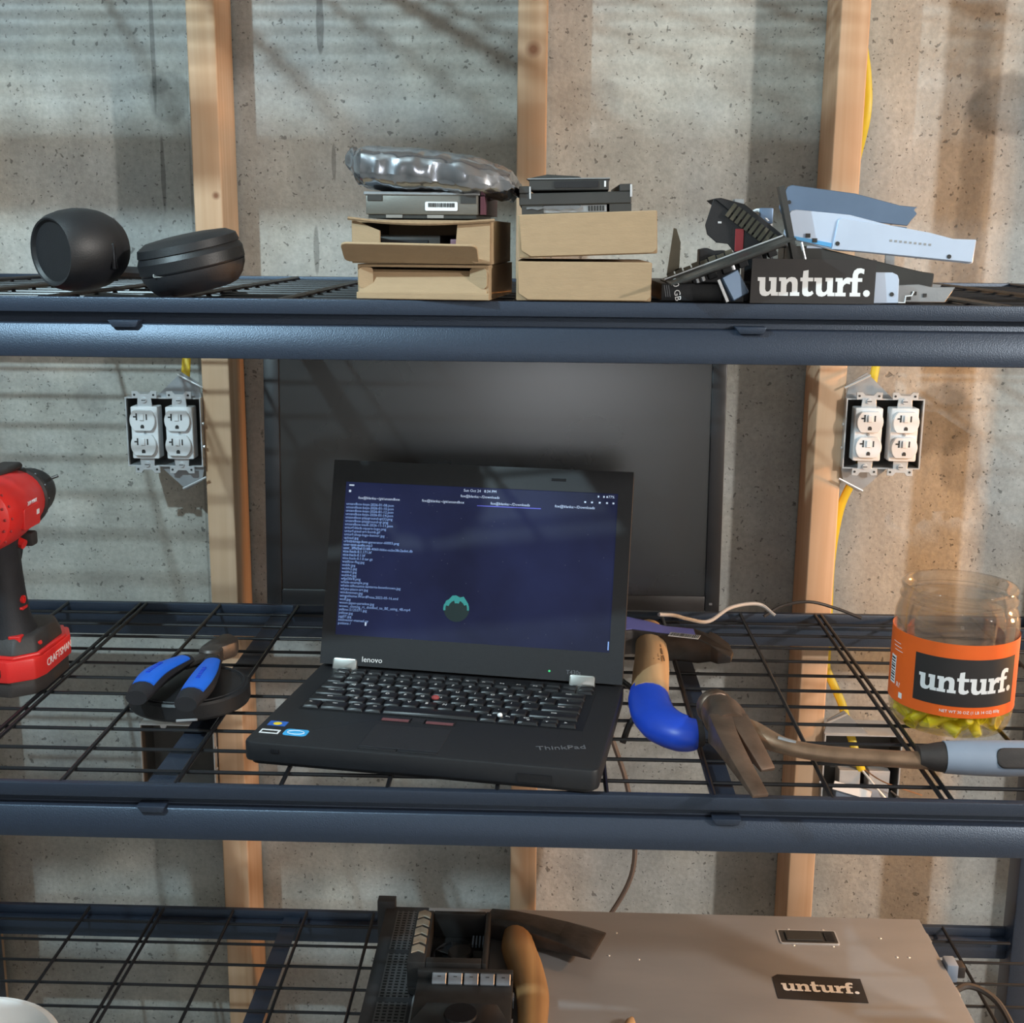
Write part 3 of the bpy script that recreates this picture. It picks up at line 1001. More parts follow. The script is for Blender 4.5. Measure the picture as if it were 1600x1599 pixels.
def crumple_bag(name, lab, loc, rot, m):
    from mathutils import noise
    L, n, mm = .146, 48, 60
    rings = []
    for i in range(mm + 1):
        t = i / mm
        u = -L / 2 + L * t
        # body filled on the left, flattening into a twisted tail on the right
        fill = min(1, t / .13) ** .6 * (1 - .55 * max(0, (t - .70) / .30) ** 1.2)
        hw = .050 * (.55 + .45 * min(1, t / .12)) * (1 - .25 * max(0, (t - .75) / .25))
        hh = .0030 + .0135 * fill
        if t > .97: hh *= .35
        r = []
        for k in range(n):
            a = 2 * PI * k / n
            ca, sa = math.cos(a), math.sin(a)
            yy = hw * math.copysign(abs(ca) ** .55, ca)
            zz = hh * math.copysign(abs(sa) ** .60, sa)
            p = Vector((u, yy, zz))
            q = Vector((u * 1.0, yy * .8, zz * 1.2))
            big = noise.noise(q * 26 + Vector((3, 1, 7)))
            rid = 1 - abs(noise.noise(q * 48 + Vector((9, 2, 4)))) * 2.2
            rid2 = 1 - abs(noise.noise(q * 120 + Vector((1, 5, 2)))) * 2.2
            amp = .0022 + .0022 * max(0, (t - .68) / .32) + .0014 * max(0, (.14 - t) / .14)
            d = (big * 1.2 + rid * .85 + rid2 * .42) * amp * .85
            nrm = Vector((0, ca, sa))
            zz2 = -.006 * max(0, (t - .78) / .22) + (.004 if t < .06 else 0)
            r.append(p + nrm * d + Vector((noise.noise(q * 60) * .002, 0, zz2)))
        rings.append(r)
    o = G().loft(rings).build(name, m, None, 0, angle=22)
    o.location = loc
    o.rotation_euler = rot
    return tag(o, lab, 'bag')


crumple_bag('antistatic_bag', 'crumpled silver anti-static bag lying on the left stack', (-.034, .052, zd + .0222 + .0165), (0, .085, -.05), M['foil'])

# right stack: closed boxes


def closed_box(lab, x0, x1, y0, y1, z0, z1, rz, ry):
    W_, D_, H_ = x1 - x0, y1 - y0, z1 - z0
    b = thing('cardboard_box', lab, 'box', (x0, y0, z0), rz, 'small brown cardboard boxes')
    b.rotation_euler = (0, ry, rz)
    G().box(0, .0012, 0, W_, D_, H_).build('body', M['card'], b, .0012)
    G().prism([(.002, .006), (.010, .0008), (W_ - .004, .0008), (W_ - .0005, .004), (W_ - .0005, H_ - .0004), (.001, H_ - .0004)], -.0010, .0011, 'y').build('front_flap', M['card'], b, .0004, 1)
    G().tube([(.0018, .0002, H_ - .001), (.0018, .0002, .007), (.009, .0002, .0012)], .0006, 5).build('flap_edge', M['card_edge'], b)
    return b


closed_box('lower closed cardboard box of the right stack, front half in shadow', .0390, .1525, 0, .150, ZT, ZT + .0325, 0, 0)
closed_box('upper closed cardboard box of the right stack, under the drive bracket', .0412, .1568, -.001, .150, ZT + .0352, ZT + .0705, .01, -.040)
zr = ZT + .0705
br = thing('drive_bracket', 'dark grey drive bracket with raised corner ears on the right box stack', 'drive bracket', (.0880, .090, zr + .0005), .01)
br.rotation_euler = (0, -.03, .01)
G().box(-.0480, -.072, .0085, .0465, .060, .0185).build('tray', M['drive_dark'], br, .0008, 1)
for a, b2 in ((-.0480, -.0385), (.0365, .0465)):
    G().box(a, -.072, .0185, b2, .060, .0245).build('ear', M['drive_dark'], br, .0006, 1)
    G().box(b2 - .0008 if a < 0 else b2 - .0012, -.0727, .0140, b2 + .0004, -.0718, .0240).build('ear_edge', M['zinc'], br)
for x in (-.046, .028):
    G().box(x, -.071, 0, x + .0185, .058, .0085).build('foot', M['drive_dark'], br)
sd = thing('hard_drive', 'small drive in a clear anti-static wrap under the dark drive bracket', 'hard drive', (.0700, .090, zr + .0015), .01, 'loose hard drives')
sd.rotation_euler = (0, -.03, .01)
G().box(-.0270, -.070, .0, .0440, .035, .0072).build('casing', M['zinc_dull'], sd, .0008, 1)
for k in range(6):
    G().box(.0280 + k * .0024, -.0706, .0015, .0295 + k * .0024, -.0698, .0058).build('pin_block', M['ink'], sd)
gg = G()
gg.loft([[(-.024 + .0046 * i, -.0715 - .001 * random.random(), .002 + .0030 * random.random()), (-.024 + .0046 * i, -.0708, .0065), (-.024 + .0046 * i, -.050, .0074 + .0006 * random.random()), (-.024 + .0046 * i, -.050, .0070)] for i in range(11)])
gg.build('plastic_wrap', M['foil'], sd, angle=12)
td = thing('hard_drive', 'flat laptop-size drive lying in the dark bracket atop the right boxes', 'hard drive', (.0835, .080, zr + .0205), -.03, 'loose hard drives')
td.rotation_euler = (0, -.015, -.03)
G().box(-.0330, -.060, .0, .0340, .040, .0090).build('casing', M['drive_dark'], td, .0008, 1)
G().box(-.0345, -.0605, .0090, .0350, .041, .0102).build('top_cover', M['zinc_dull'], td, .0004, 1)
G().prism([(-.036, .0100), (-.018, .0134), (.008, .0118), (.012, .0100)], -.055, .03, 'y').build('lifted_film', M['pcb'], td)
G().box(-.0120, -.0610, .0022, .0250, -.0598, .0078).build('connector', M['black_pl'], td)
G().box(.0300, -.0612, .0028, .0315, -.0600, .0076).build('jumper', M['paper'], td)

# ================================================================== CLUTTER right end of the upper shelf
# hard drive lying flat, label with print
bd = thing('hard_drive', 'black-labelled hard drive lying flat under the tilted circuit board', 'hard drive', (.205, .070, ZT), .02, 'loose hard drives')
G().box(-.044, -.052, 0, .052, .085, .0150).build('casing', M['black_pl'], bd, .0012)
lbm = frame((-.0310, -.0525, .0098), (.18, 0, -1), (0, -1, 0))
text('00 GB', .0075, M['legend'], bd, lbm, 'label_print')
for k in range(3):
    G(M=frame((-.0370 - .0018 * k, -.0524, .0085), (.18, 0, -1), (0, -1, 0))).box(-.005, -.0003, 0, .005, .0003, .0002).build('label_print', M['dim_print'], bd)

# tilted circuit board with a steel edge and fin
cb = thing('circuit_board', 'dark tilted circuit board with a bright steel edge, propped on the black drive', 'circuit board', (.218, .05, ZT + .0155))
T_ = frame((.168, .030, ZT + .0180), (.0985, 0, .0375), (-.0375, 0, .0985))   # x along slope, z up-normal
CO = (.218, .05, ZT + .0155)
# board plane runs along slope and into depth (-local y is +depth)
G(CO, T_).box(-.002, -.055, -.0030, .1040, .055, -.0012).build('board', M['pcb'], cb)
G(CO, T_).box(-.002, -.0005, .0002, .1040, .0010, .0012).build('steel_edge', M['zinc'], cb)
G(CO, T_).box(-.002, -.002, -.0085, .1040, .0005, .0002).build('edge_frame', M['drive_dark'], cb, .0006, 1)
for k in range(8):
    G(CO, T_).box(.001 + k * .0075, .0, .0012, .0072 + k * .0075, .0016, .0042 + .001 * (k % 2)).build('contact_block', M['tan_pl'], cb)
for x in (.020, .034, .047, .062, .075, .088):
    G(CO, T_).box(x, .002, -.0135, x + .0075, .012, -.0030).build('component', M['black_pl'], cb, .0005, 1)
for x in (.024, .029, .056):
    G(CO, T_).lathe([(.0022, -.0125), (.0022, -.0030)], (x, .0035, 0), n=10).build('capacitor', M['zinc'], cb)
G(CO).prism([(.1675, ZT + .0215), (.1722, ZT + .0610), (.1745, ZT + .0605), (.1785, ZT + .0490), (.1780, ZT + .0265)], .0300, .0315, 'y').build('card_bracket', M['tan_pl'], cb)

# black plastic fan shroud / bay cage leaning behind the board
cg = thing('drive_cage', 'black plastic drive cage with ribbed top, leaning behind the circuit board', 'drive cage', (.235, .075, ZT))
KO = (.235, .075, ZT)
G(KO).prism([(.2025, ZT + .0640), (.2090, ZT + .0865), (.2115, ZT + .0855), (.2330, ZT + .0680), (.2560, ZT + .0450), (.2370, ZT + .0310), (.2230, ZT + .0480), (.2130, ZT + .0490), (.2045, ZT + .0560)], .0620, .0640, 'y').build('front_plate', M['black_pl'], cg, .0005, 1)
G(KO).prism([(.2090, ZT + .0865), (.2150, ZT + .0872), (.2360, ZT + .0820), (.2740, ZT + .0535), (.2740, ZT + .0450), (.2560, ZT + .0450), (.2330, ZT + .0680), (.2115, ZT + .0845)], .0600, .1200, 'y').build('body', M['black_pl'], cg, .0008, 1)
rm = frame((.2225, .0594, ZT + .0790), (.0465, 0, -.0330), (0, -1, 0))
for k in range(11):
    G(KO, rm).box(.001 + k * .0050, -.0075, -.002, .0042 + k * .0050, .0055, .0014).build('rib', M['tan_pl'], cg)
G(KO).box(.2290, .0610, ZT + .0415, .2365, .0622, ZT + .0610).build('red_latch', M['red_dark'], cg, .0004, 1)
G(KO).box(.2135, .0612, ZT + .0655, .2165, .0622, ZT + .0672).build('rivet', M['zinc'], cg)
G(KO).prism([(.1985, ZT + .0300), (.1985, ZT + .0430), (.2050, ZT + .0445), (.2120, ZT + .0420), (.2210, ZT + .0425), (.2280, ZT + .0360), (.2350, ZT + .0280), (.2350, ZT + .0050), (.1985, ZT + .0050)], .0640, .0800, 'y').build('socket_block', M['black_pl'], cg, .0006, 1)
G(KO).box(.2300, .0800, ZT + .0830, .2380, .0950, ZT + .0868).build('top_clip', M['zinc_dull'], cg)
G(KO).box(.2440, .1000, ZT, .2640, .1200, ZT + .0460).build('foot', M['black_pl'], cg)

# thin black plate standing between cage and brackets
pl = thing('slot_plate', 'thin dark metal slot plate standing left of the pale bracket', 'metal plate', (.270, .045, ZT))
PO = (.270, .045, ZT)
G(PO).add([(.2600, .034, ZT + .0960), (.2650, .034, ZT + .0970), (.2790, .034, ZT + .0400), (.2890, .034, ZT + .0005), (.2840, .034, ZT + .0005), (.2745, .034, ZT + .0400),
           (.2600, .046, ZT + .0960), (.2650, .046, ZT + .0970), (.2790, .046, ZT + .0400), (.2890, .046, ZT + .0005), (.2840, .046, ZT + .0005), (.2745, .046, ZT + .0400)],
          [(0, 1, 2, 5), (5, 2, 3, 4), (6, 11, 8, 7), (11, 10, 9, 8), (0, 6, 7, 1), (1, 7, 8, 2), (2, 8, 9, 3), (3, 9, 10, 4), (4, 10, 11, 5), (5, 11, 6, 0)]).build('plate', M['drive_dark'], pl)
G(PO).tube([(.2815, .0335, ZT + .0500), (.2905, .0335, ZT + .0180)], .0012, 6).build('bright_edge', M['zinc'], pl)

# blue-grey bracket behind, pale bracket in front, dark tray beneath


def bracket(name, lab, poly, y, th, m, edge):
    cx = sum(p[0] for p in poly) / len(poly)
    b = thing(name, lab, 'metal bracket', (cx, y, ZT))
    O = (cx, y, ZT)
    G(O).prism(poly, y, y + th, 'y').build('plate', m, b, .0006, 1)
    return b, O


tray = thing('drive_tray', 'dark grey drive tray lying flat under the pale brackets', 'drive tray', (.345, .075, ZT))
TO = (.345, .075, ZT)
G(TO).prism([(.2790, ZT + .0010), (.2790, ZT + .0470), (.3000, ZT + .0460), (.3900, ZT + .0260), (.4020, ZT + .0245), (.4005, ZT + .0060), (.3850, ZT + .0010)], .052, .130, 'y').build('body', M['drive_dark'], tray, .001, 1)
G(TO).prism([(.4010, ZT + .0050), (.4020, ZT + .0150), (.4110, ZT + .0145), (.4060, ZT + .0030)], .060, .120, 'y').build('end_tab', M['zinc_dull'], tray)
bb, BO = bracket('metal_bracket', 'blue-tinted steel bracket standing behind the pale one', [(.2750, ZT + .0740), (.2720, ZT + .0810), (.2790, ZT + .0985), (.2830, ZT + .1000), (.3400, ZT + .0930), (.3800, ZT + .0830), (.3960, ZT + .0815), (.3930, ZT + .0790), (.3960, ZT + .0760), (.3880, ZT + .0650), (.3600, ZT + .0680), (.2750, ZT + .0740)][:-1], .098, .0015, M['blue_metal'], None)
G(BO).prism([(.2790, ZT + .0745), (.3870, ZT + .0640), (.3860, ZT + .0560), (.2790, ZT + .0660)], .0960, .0985, 'y').build('folded_lip', M['blue_metal'], bb)
G(BO).box(.2790, .0955, ZT + .001, .2860, .0985, ZT + .0700).build('leg', M['zinc_dull'], bb)
G(BO).box(.3700, .0955, ZT + .001, .3780, .0985, ZT + .0640).build('leg', M['zinc_dull'], bb)
for x, z in ((.281, .0850), (.333, .0730)):
    G(BO).lathe([(.0018, -.0975), (.0018, -.0968)], (x, 0, ZT + z), (0, -1, 0), 10).build('hole', M['slot'], bb)
wb, WO = bracket('metal_bracket', 'long pale blue-white drive bracket in front with rivet holes', [(.2725, ZT + .0535), (.2690, ZT + .0570), (.2725, ZT + .0735), (.2745, ZT + .0768), (.2790, ZT + .0775), (.3250, ZT + .0735), (.3600, ZT + .0650), (.3950, ZT + .0590), (.4150, ZT + .0540), (.4350, ZT + .0535), (.4335, ZT + .0335), (.4300, ZT + .0330), (.3350, ZT + .0420), (.3160, ZT + .0430), (.3110, ZT + .0440), (.2850, ZT + .0500)], .0500, .0016, M['white_metal'], None)
wb.rotation_euler = (0, 0, 0)
G(WO).prism([(.3110, ZT + .0440), (.3150, ZT + .0690), (.3180, ZT + .0710), (.3600, ZT + .0640), (.3950, ZT + .0585), (.4150, ZT + .0535), (.4340, ZT + .0530), (.4325, ZT + .0340), (.3350, ZT + .0425)], .0482, .0500, 'y').build('sliding_cover', M['white_metal'], wb, .0006, 1)
G(WO).prism([(.2735, ZT + .0535), (.2735, ZT + .0560), (.3110, ZT + .0495), (.3105, ZT + .0460)], .0490, .0500, 'y').build('blue_strip', M['blue_strip'], wb)
for x, z in ((.2745, .0600), (.3155, .0492), (.4120, .0390)):
    G(WO).lathe([(.0019, -.0482), (.0019, -.0476)], (x, 0, ZT + z), (0, -1, 0), 10).build('rivet_hole', M['slot'], wb)
for x, z in ((.2880, .0540), (.2940, .0500)):
    G(WO).box(x, .0486, ZT + z, x + .004, .0500, ZT + z + .0035).build('notch', M['slot'], wb)
G(WO).box(.2900, .0516, ZT + .0450, .4200, .0560, ZT + .0470).build('rear_lip', M['white_metal'], wb)
for k in range(9):
    G(WO).box(.3600 + k * .0042, .0479, ZT + .0512 - k * .0004, .3622 + k * .0042, .0483, ZT + .0530 - k * .0004).build('stamped_mark', M['zinc_dull'], wb)

# bent plate and the white corner bracket on the right, and the sticker card
bp_, BPO = bracket('metal_plate', 'bent grey steel plate with a rounded notch right of the sticker card', [(.3550, ZT + .0010), (.3550, ZT + .0150), (.3800, ZT + .0160), (.3900, ZT + .0140), (.4110, ZT + .0140), (.4030, ZT + .0010)], .0200, .0015, M['zinc_dull'], None)
for x, z, w_ in ((.3700, .0045, .004), (.3745, .0085, .004), (.3840, .0070, .0030)):
    G(BPO).box(x, .0192, ZT + z - .0015, x + w_, .0200, ZT + z + .0015).build('punched_slot', M['slot'], bp_)
wc2, WCO = bracket('corner_bracket', 'small white rounded metal corner piece peeking from behind the sticker card', [(.3300, ZT), (.3300, ZT + .0260), (.3540, ZT + .0260), (.3585, ZT + .0240), (.3600, ZT + .0200), (.3605, ZT + .0005)], .0080, .0015, M['white_metal'], None)
G(WCO).lathe([(.0018, -.0080), (.0018, -.0073)], (.3545, 0, ZT + .0080), (0, -1, 0), 10).build('rivet_hole', M['slot'], wc2)
G(WCO).tube([(.3605, .0085, ZT + .0012), (.3660, .0085, ZT + .0012), (.3665, .0085, ZT + .0065), (.3715, .0085, ZT + .0070), (.3730, .0085, ZT + .0105)], .0007, 6).build('bent_wire_lip', M['paper'], wc2)

sc = thing('sticker_card', 'black sticker card reading unturf. propped at the front of the upper shelf', 'sticker', (.287, .0005, ZT))
sc.rotation_euler = (-.10, 0, 0)
G().prism([(-.0520, 0), (.0512, 0), (.0522, .0362), (-.0510, .0368)], -.0005, .0005, 'y').build('card', M['sticker_black'], sc)
unturf(sc, lambda u, v, h: (u + .001, -.0005 - h, v + .0145), .094)
tgc = thing('connector_clip', 'small black connector clip with a pale blue tag left of the sticker card', 'connector', (.222, .004, ZT))
G(M=frame((0, .004, .0135), (1, 0, .55), (.2, -1, .2))).box(-.007, -.011, -.003, .009, .011, .003).build('tag', M['blue_metal'], tgc, .0008, 1)
G(M=frame((-.009, .002, .0095), (1, 0, .45), (0, -1, .1))).box(-.0012, -.010, -.002, .0012, .010, .002).build('metal_edge', M['zinc'], tgc)
G().box(-.008, .004, 0, .009, .016, .012).build('socket', M['black_pl'], tgc, .0006, 1)

# bits of blue wire and plug between cage and brackets
vg = thing('ribbon_plug', 'small blue plug with white wires, wedged behind the drive cage', 'plug', (.262, .105, ZT))
G().box(-.006, -.004, .066, .006, .008, .080).build('plug_body', M['blue_metal'], vg, .001)
G().tube(smooth_path([(-.014, .004, .075), (-.006, .002, .078), (.0, -.003, .070), (.006, .0, .060), (.008, .004, .002)], 5), .0016, 6).build('white_lead', M['paper'], vg)

# ================================================================== OUTLET BOXES


def outlet_box(lab, x0, z0, W_, H_, side, receptacles, mirror):
    b = thing('outlet_box', lab, 'outlet box', (x0 + W_ / 2, .615, z0), 0, 'two-gang outlet boxes on the studs')
    t = .0018
    w2 = W_ / 2
    g = G()
    g.box(-w2, 0, 0, -w2 + t, .058, H_)
    g.box(w2 - t, 0, 0, w2, .058, H_)
    g.box(-w2 + t, 0, 0, w2 - t, .058, t)
    g.box(-w2 + t, 0, H_ - t, w2 - t, .058, H_)
    g.build('box_rim', M['zinc'], b)
    G().box(-w2 + t, .054, t, w2 - t, .058, H_ - t).build('box_back', M['box_in'], b)
    for s in (-1, 1):
        G().box(s * (w2 - t) - .0006, .004, t, s * (w2 - t) + .0006, .054, H_ - t).build('box_lining', M['box_in'], b)
    # triangular nailing brackets above and below
    xs = side * w2
    for zz, sg in ((H_, 1), (0, -1)):
        P = [(xs - side * .062, zz), (xs - side * .026, zz + sg * .034), (xs - side * .004, zz + sg * .020), (xs, zz)]
        G().prism(P, .006, .008, 'y').build('nail_bracket', M['zinc_dull'], b)
        G().tube([(xs - side * .030, .002, zz + sg * .031), (xs + side * .0035, .0005, zz + sg * .014)], .0016, 6).build('nail', M['zinc'], b)
    for zz in (.028, .060):
        G().tube([(xs + side * .001, .003, zz), (xs + side * .003, .003, zz)], .0022, 8).build('side_screw', M['zinc'], b)
    if not receptacles:
        return b
    for k, rx in enumerate((-.0235, .0240)):
        rc = thing('receptacle', '', '') if False else None
        body = G().prism(rrect(-.0180, .0125, .0185, .0840, .002), -.010, .012, 'y').build('receptacle', M['white'], b, .0008, 1)
        body.location = (rx, 0, 0)
        for zc_ in (.0315, .0655):
            # face with flat top and bottom and bulging sides
            n = 10
            P = []
            for i in range(n + 1):
                a = math.radians(-50 + 100 * i / n)
                P.append((.0175 * math.cos(a), .0185 * math.sin(a)))
            P += [(-p[0], -p[1]) for p in P]
            fx = .0010 * mirror
            g = G(M=Matrix.Translation((fx, 0, zc_)))
            g.prism(P, -.0155, -.0095, 'y')
            g.build('outlet_face', M['white'], body, .0008, 1)
            for nm, a in (('slot', (-.0085, .0005, -.0065, .0100)), ('slot', (-.0120, .0042, -.0085, .0062)), ('slot', (.0052, .0010, .0070, .0090))):
                G(M=Matrix.Translation((fx, 0, zc_))).box(a[0], -.0158, a[1], a[2], -.0152, a[3]).build(nm, M['slot'], body)
            G(M=Matrix.Translation((fx, 0, zc_))).prism([(-.0024, -.0105), (.0024, -.0105), (.0026, -.0075), (.0012, -.0055), (-.0012, -.0055), (-.0026, -.0075)], -.0158, -.0152, 'y').build('ground_hole', M['slot'], body)
            G(M=Matrix.Translation((fx, 0, zc_))).box(-.0035, -.0175, .0004, .0028, -.0154, .0098).build('face_ridge', M['white'], body, .0006, 1)
        G().lathe([(.0018, .0104), (.0018, .0112)], (.0008, 0, .0485), (0, -1, 0), 10).build('centre_screw', M['zinc_dull'], body)
        for zz, sg in ((.0840, 1), (.0125, -1)):
            P = [(-.0100, zz), (.0105, zz), (.0095, zz + sg * .0110), (.0170, zz + sg * .0105), (.0175, zz + sg * .0205), (.0095, zz + sg * .0210), (.0060, zz + sg * .0165), (-.0055, zz + sg * .0165), (-.0090, zz + sg * .0210), (-.0170, zz + sg * .0205), (-.0165, zz + sg * .0105), (-.0090, zz + sg * .0110)]
            G().prism(P, -.0055, -.0040, 'y').build('mounting_strap', M['zinc'], body, .0004, 1)
            G().lathe([(.0040, .0055), (.0036, .0078), (0, .0080)], (0, 0, zz + sg * .0085), (0, -1, 0), 12).build('strap_screw', M['zinc'], body)
            G().box(-.0030, -.0084, zz + sg * .0085 - .0005, .0030, -.0079, zz + sg * .0085 + .0005).build('screw_slot', M['slot'], body)
            for s in (-1, 1):
                G().lathe([(.0016, .0056), (.0016, .0060)], (s * .0130, 0, zz + sg * .0155), (0, -1, 0), 8).build('ear_hole', M['slot'], body)
    return b


outlet_box('two-gang outlet box with white receptacles, left of the monitor, in bluish light', -.5105, 1.1870, .104, .0955, 1, True, -1)
outlet_box('two-gang outlet box with white receptacles, above the clear jar, in warm light', .4655, 1.1975, .104, .0955, -1, True, 1)
lo1 = outlet_box('empty dark two-gang outlet box seen below the middle shelf on the left stud', -.5165, .7130, .108, .096, 1, False, -1)
lo2 = outlet_box('two-gang outlet box with loose wires seen below the middle shelf behind the hammer', .4660, .7120, .110, .102, -1, False, 1)
for a in ((-.030, .030), (.012, .030)):
    G().box(a[0], .004, .012, a[0] + .030, .030, .046).build('terminal_frame', M['zinc'], lo2, .0008, 1)
G().box(-.035, -.003, .002, .040, .020, .020).build('device_body', M['grip_grey'], lo2, .002)
G(M=frame((-.020, -.004, .022), (.9, 0, -.25), (0, -1, .2))).box(-.020, -.006, 0, .035, .006, .002).build('white_tab', M['paper'], lo2)
for x in (-.031, .010):
    G().lathe([(.0035, 0), (.0035, .0012)], (x, .052, .092), (0, -1, 0), 10).build('clamp_hole', M['zinc'], lo2)
G().lathe([(.0045, 0), (.0045, .0015)], (-.022, .010, .090), (0, -1, 0), 12).build('screw_ring', M['paper'], lo1)

# yellow cables


def cable(name, lab, pts, r, m, n=8, flat=1, cat='cable', up=(0, 1, 0)):
    p = smooth_path(pts, 6)
    o = G(pts[0]).tube(p, r, n, flat, up).build(name, m)
    o.location = pts[0]
    return tag(o, lab, cat)


cable('yellow_cable', 'flat yellow cable running down into the outlet box left of the monitor', [(-.433, .665, 1.425), (-.433, .665, 1.40), (-.434, .662, 1.36), (-.436, .650, 1.305), (-.438, .640, 1.278)], .0062, M['yellow'], 10, .5, up=(0, 1, 0))
cable('yellow_cable', 'yellow cable bulging from behind the right stud above the brackets', [(.4735, .70, 2.40), (.4735, .70, 1.90), (.4735, .70, 1.78), (.4825, .690, 1.71), (.4835, .685, 1.66), (.4745, .70, 1.58), (.4745, .70, 1.47), (.500, .67, 1.40), (.512, .655, 1.365), (.508, .648, 1.32), (.500, .645, 1.275)], .0058, M['yellow'], 10, .6)
cable('yellow_cable', 'yellow cable leaving the warm-lit outlet box and running down the right stud', [(.500, .650, 1.205), (.490, .652, 1.175), (.476, .658, 1.13), (.470, .665, 1.05), (.4735, .670, .95), (.4745, .672, .90), (.478, .668, .885), (.497, .658, .845), (.509, .648, .805), (.5195, .63, .768), (.523, .62, .757)], .0060, M['yellow'], 10, .6)
cable('bare_wire', 'white insulated wire sticking out of the lower right outlet box', [(.522, .622, .760), (.545, .60, .735), (.575, .59, .705), (.60, .59, .685)], .0017, M['white_wire'])
cable('bare_wire', 'bare copper wire sticking out of the lower right outlet box', [(.524, .622, .761), (.55, .60, .750), (.60, .585, .738)], .0010, M['copper'])
cable('black_cable', 'thin black wire trailing from the lower right outlet box', [(.56, .60, .737), (.59, .59, .715), (.625, .59, .69)], .0013, M['cable_dark'])

# ================================================================== DRILL
dr = thing('cordless_drill', 'red and black cordless drill standing on its battery at the left edge', 'drill', (-.527, .27, ZM))
DO = (-.527, .27, ZM)
cx, cz = -.528, 1.2085
# motor housing along +y
prof = [(.020, .176), (.030, .178), (.0375, .184), (.0400, .196), (.0405, .225), (.0385, .252), (.0345, .276), (.0330, .290)]
G(DO).lathe([(r, h) for r, h in prof], (cx, 0, cz), (0, 1, 0), 28).build('motor_housing', M['red'], dr)
G(DO).lathe([(.0150, .1745), (.0205, .1750), (.0265, .1775), (.0270, .1800)], (cx, 0, cz), (0, 1, 0), 28).build('rear_cap', M['grip_dark'], dr)
G(DO).lathe([(.0, .1735), (.0120, .1738), (.0150, .1752)], (cx, 0, cz), (0, 1, 0), 24).build('rear_button', M['red'], dr)
for a in range(18):
    t = math.radians(a * 20)
    for rr, yy in ((.0345, .1805), (.0385, .1880)):
        G(DO).ico((cx + rr * math.cos(t), yy, cz + rr * math.sin(t)), (.0016, .0016, .0016), 6, 4).build('vent_hole', M['red_dark'], dr)
G(DO).lathe([(.0335, .288), (.0355, .291), (.0350, .298), (.0300, .303)], (cx, 0, cz), (0, 1, 0), 28).build('clutch_ring', M['grip_dark'], dr)
for a in range(14):
    t = math.radians(a * 360 / 14)
    G(DO).ico((cx + .0352 * math.cos(t), .2945, cz + .0352 * math.sin(t)), (.0012, .0016, .0012), 6, 4).build('clutch_mark', M['dim_print'], dr)
G(DO).lathe([(.0290, .302), (.0275, .306), (.0275, .332), (.0235, .345), (.0160, .352), (.0070, .354), (.0060, .352)], (cx, 0, cz), (0, 1, 0), 32).build('chuck', M['black_pl'], dr, angle=50)
G(DO).tube([(cx + .023, .336, cz + .015), (cx + .030, .338, cz + .0175)], .0018, 8).build('chuck_pin', M['iron'], dr)
# top shell and label panel
G(DO).prism(rrect(cx - .012, cz + .0350, cx + .012, cz + .0430, .004), .200, .285, 'y').build('top_shell', M['grip_dark'], dr, .001)
lm = frame((cx + .0398, .235, cz - .004), (0, 1, 0), (1, 0, -.05))
G(DO, lm).prism(rrect(-.022, -.015, .020, .009, .003), -.003, .0012).build('label_panel', M['red'], dr, .0006, 1)
text('20V MAX', .0060, M['legend'], dr, Matrix.Translation(-Vector(DO)) @ lm @ Matrix.Translation((0, .0125, .0008)), 'panel_lettering')
G(DO, lm).box(.010, -.0035, .0010, .0165, .0020, .0016).build('panel_mark', M['legend'], dr)
# handle
hr = []
for (z, a, b, y) in ((cz - .030, .019, .030, .238), (cz - .050, .0175, .0240, .243), (cz - .075, .0172, .0225, .247), (cz - .100, .0178, .0235, .250), (cz - .125, .0190, .0250, .254), (cz - .145, .0240, .0320, .258)):
    hr.append([(cx + a * math.cos(2 * PI * k / 20), y + b * math.sin(2 * PI * k / 20), z) for k in range(20)])
G(DO).loft(hr).build('handle', M['black_soft'], dr)
G(DO).prism([(.266, cz - .030), (.285, cz - .034), (.281, cz - .052), (.273, cz - .066), (.262, cz - .064)], cx - .009, cx + .009, 'x').build('trigger', M['black_pl'], dr, .002)
G(DO).tube([(cx + .010, .252, cz - .038), (cx + .0225, .250, cz - .043)], .0055, 10).build('direction_switch', M['red'], dr)
G(DO).box(cx + .004, .276, cz - .052, cx + .021, .292, cz - .036).build('switch_guard', M['grip_dark'], dr, .003)
for z in (.103, .058):
    G(DO).lathe([(.0046, .0165), (.0046, .0195), (.0030, .0198), (.0028, .0180), (0, .0180)], (cx, .246, ZM + z), (1, 0, 0), 14).build('screw_boss', M['red'], dr)
    G(DO).prism(rrect(.240, ZM + z - .011, .254, ZM + z - .008, .001), cx + .0160, cx + .0192, 'x').build('grip_mark', M['red'], dr)
# foot and battery
fp = [(cx - .034, .222), (cx + .016, .214), (cx + .036, .232), (cx + .038, .300), (cx + .024, .330), (cx - .030, .330)]
G(DO).prism(fp, ZM + .046, ZM + .064, 'z', .80).build('foot', M['grip_dark'], dr, .003)
G(DO).prism([(cx - .036, .219), (cx + .017, .211), (cx + .039, .231), (cx + .041, .302), (cx + .026, .333), (cx - .032, .333)], ZM + .043, ZM + .0465).build('foot_trim', M['red'], dr, .0012)
bt = G(DO).prism([(cx - .040, .214), (cx + .012, .206), (cx + .036, .222), (cx + .0415, .240), (cx + .0415, .312), (cx + .030, .338), (cx - .036, .338)], ZM + .018, ZM + .0430).build('battery', M['red'], dr, .0025)
G(DO).prism([(cx - .036, .216), (cx + .012, .209), (cx + .034, .224), (cx + .0385, .242), (cx + .0385, .310), (cx + .028, .334), (cx - .034, .334)], ZM, ZM + .0185).build('battery_base', M['grip_dark'], dr, .003)
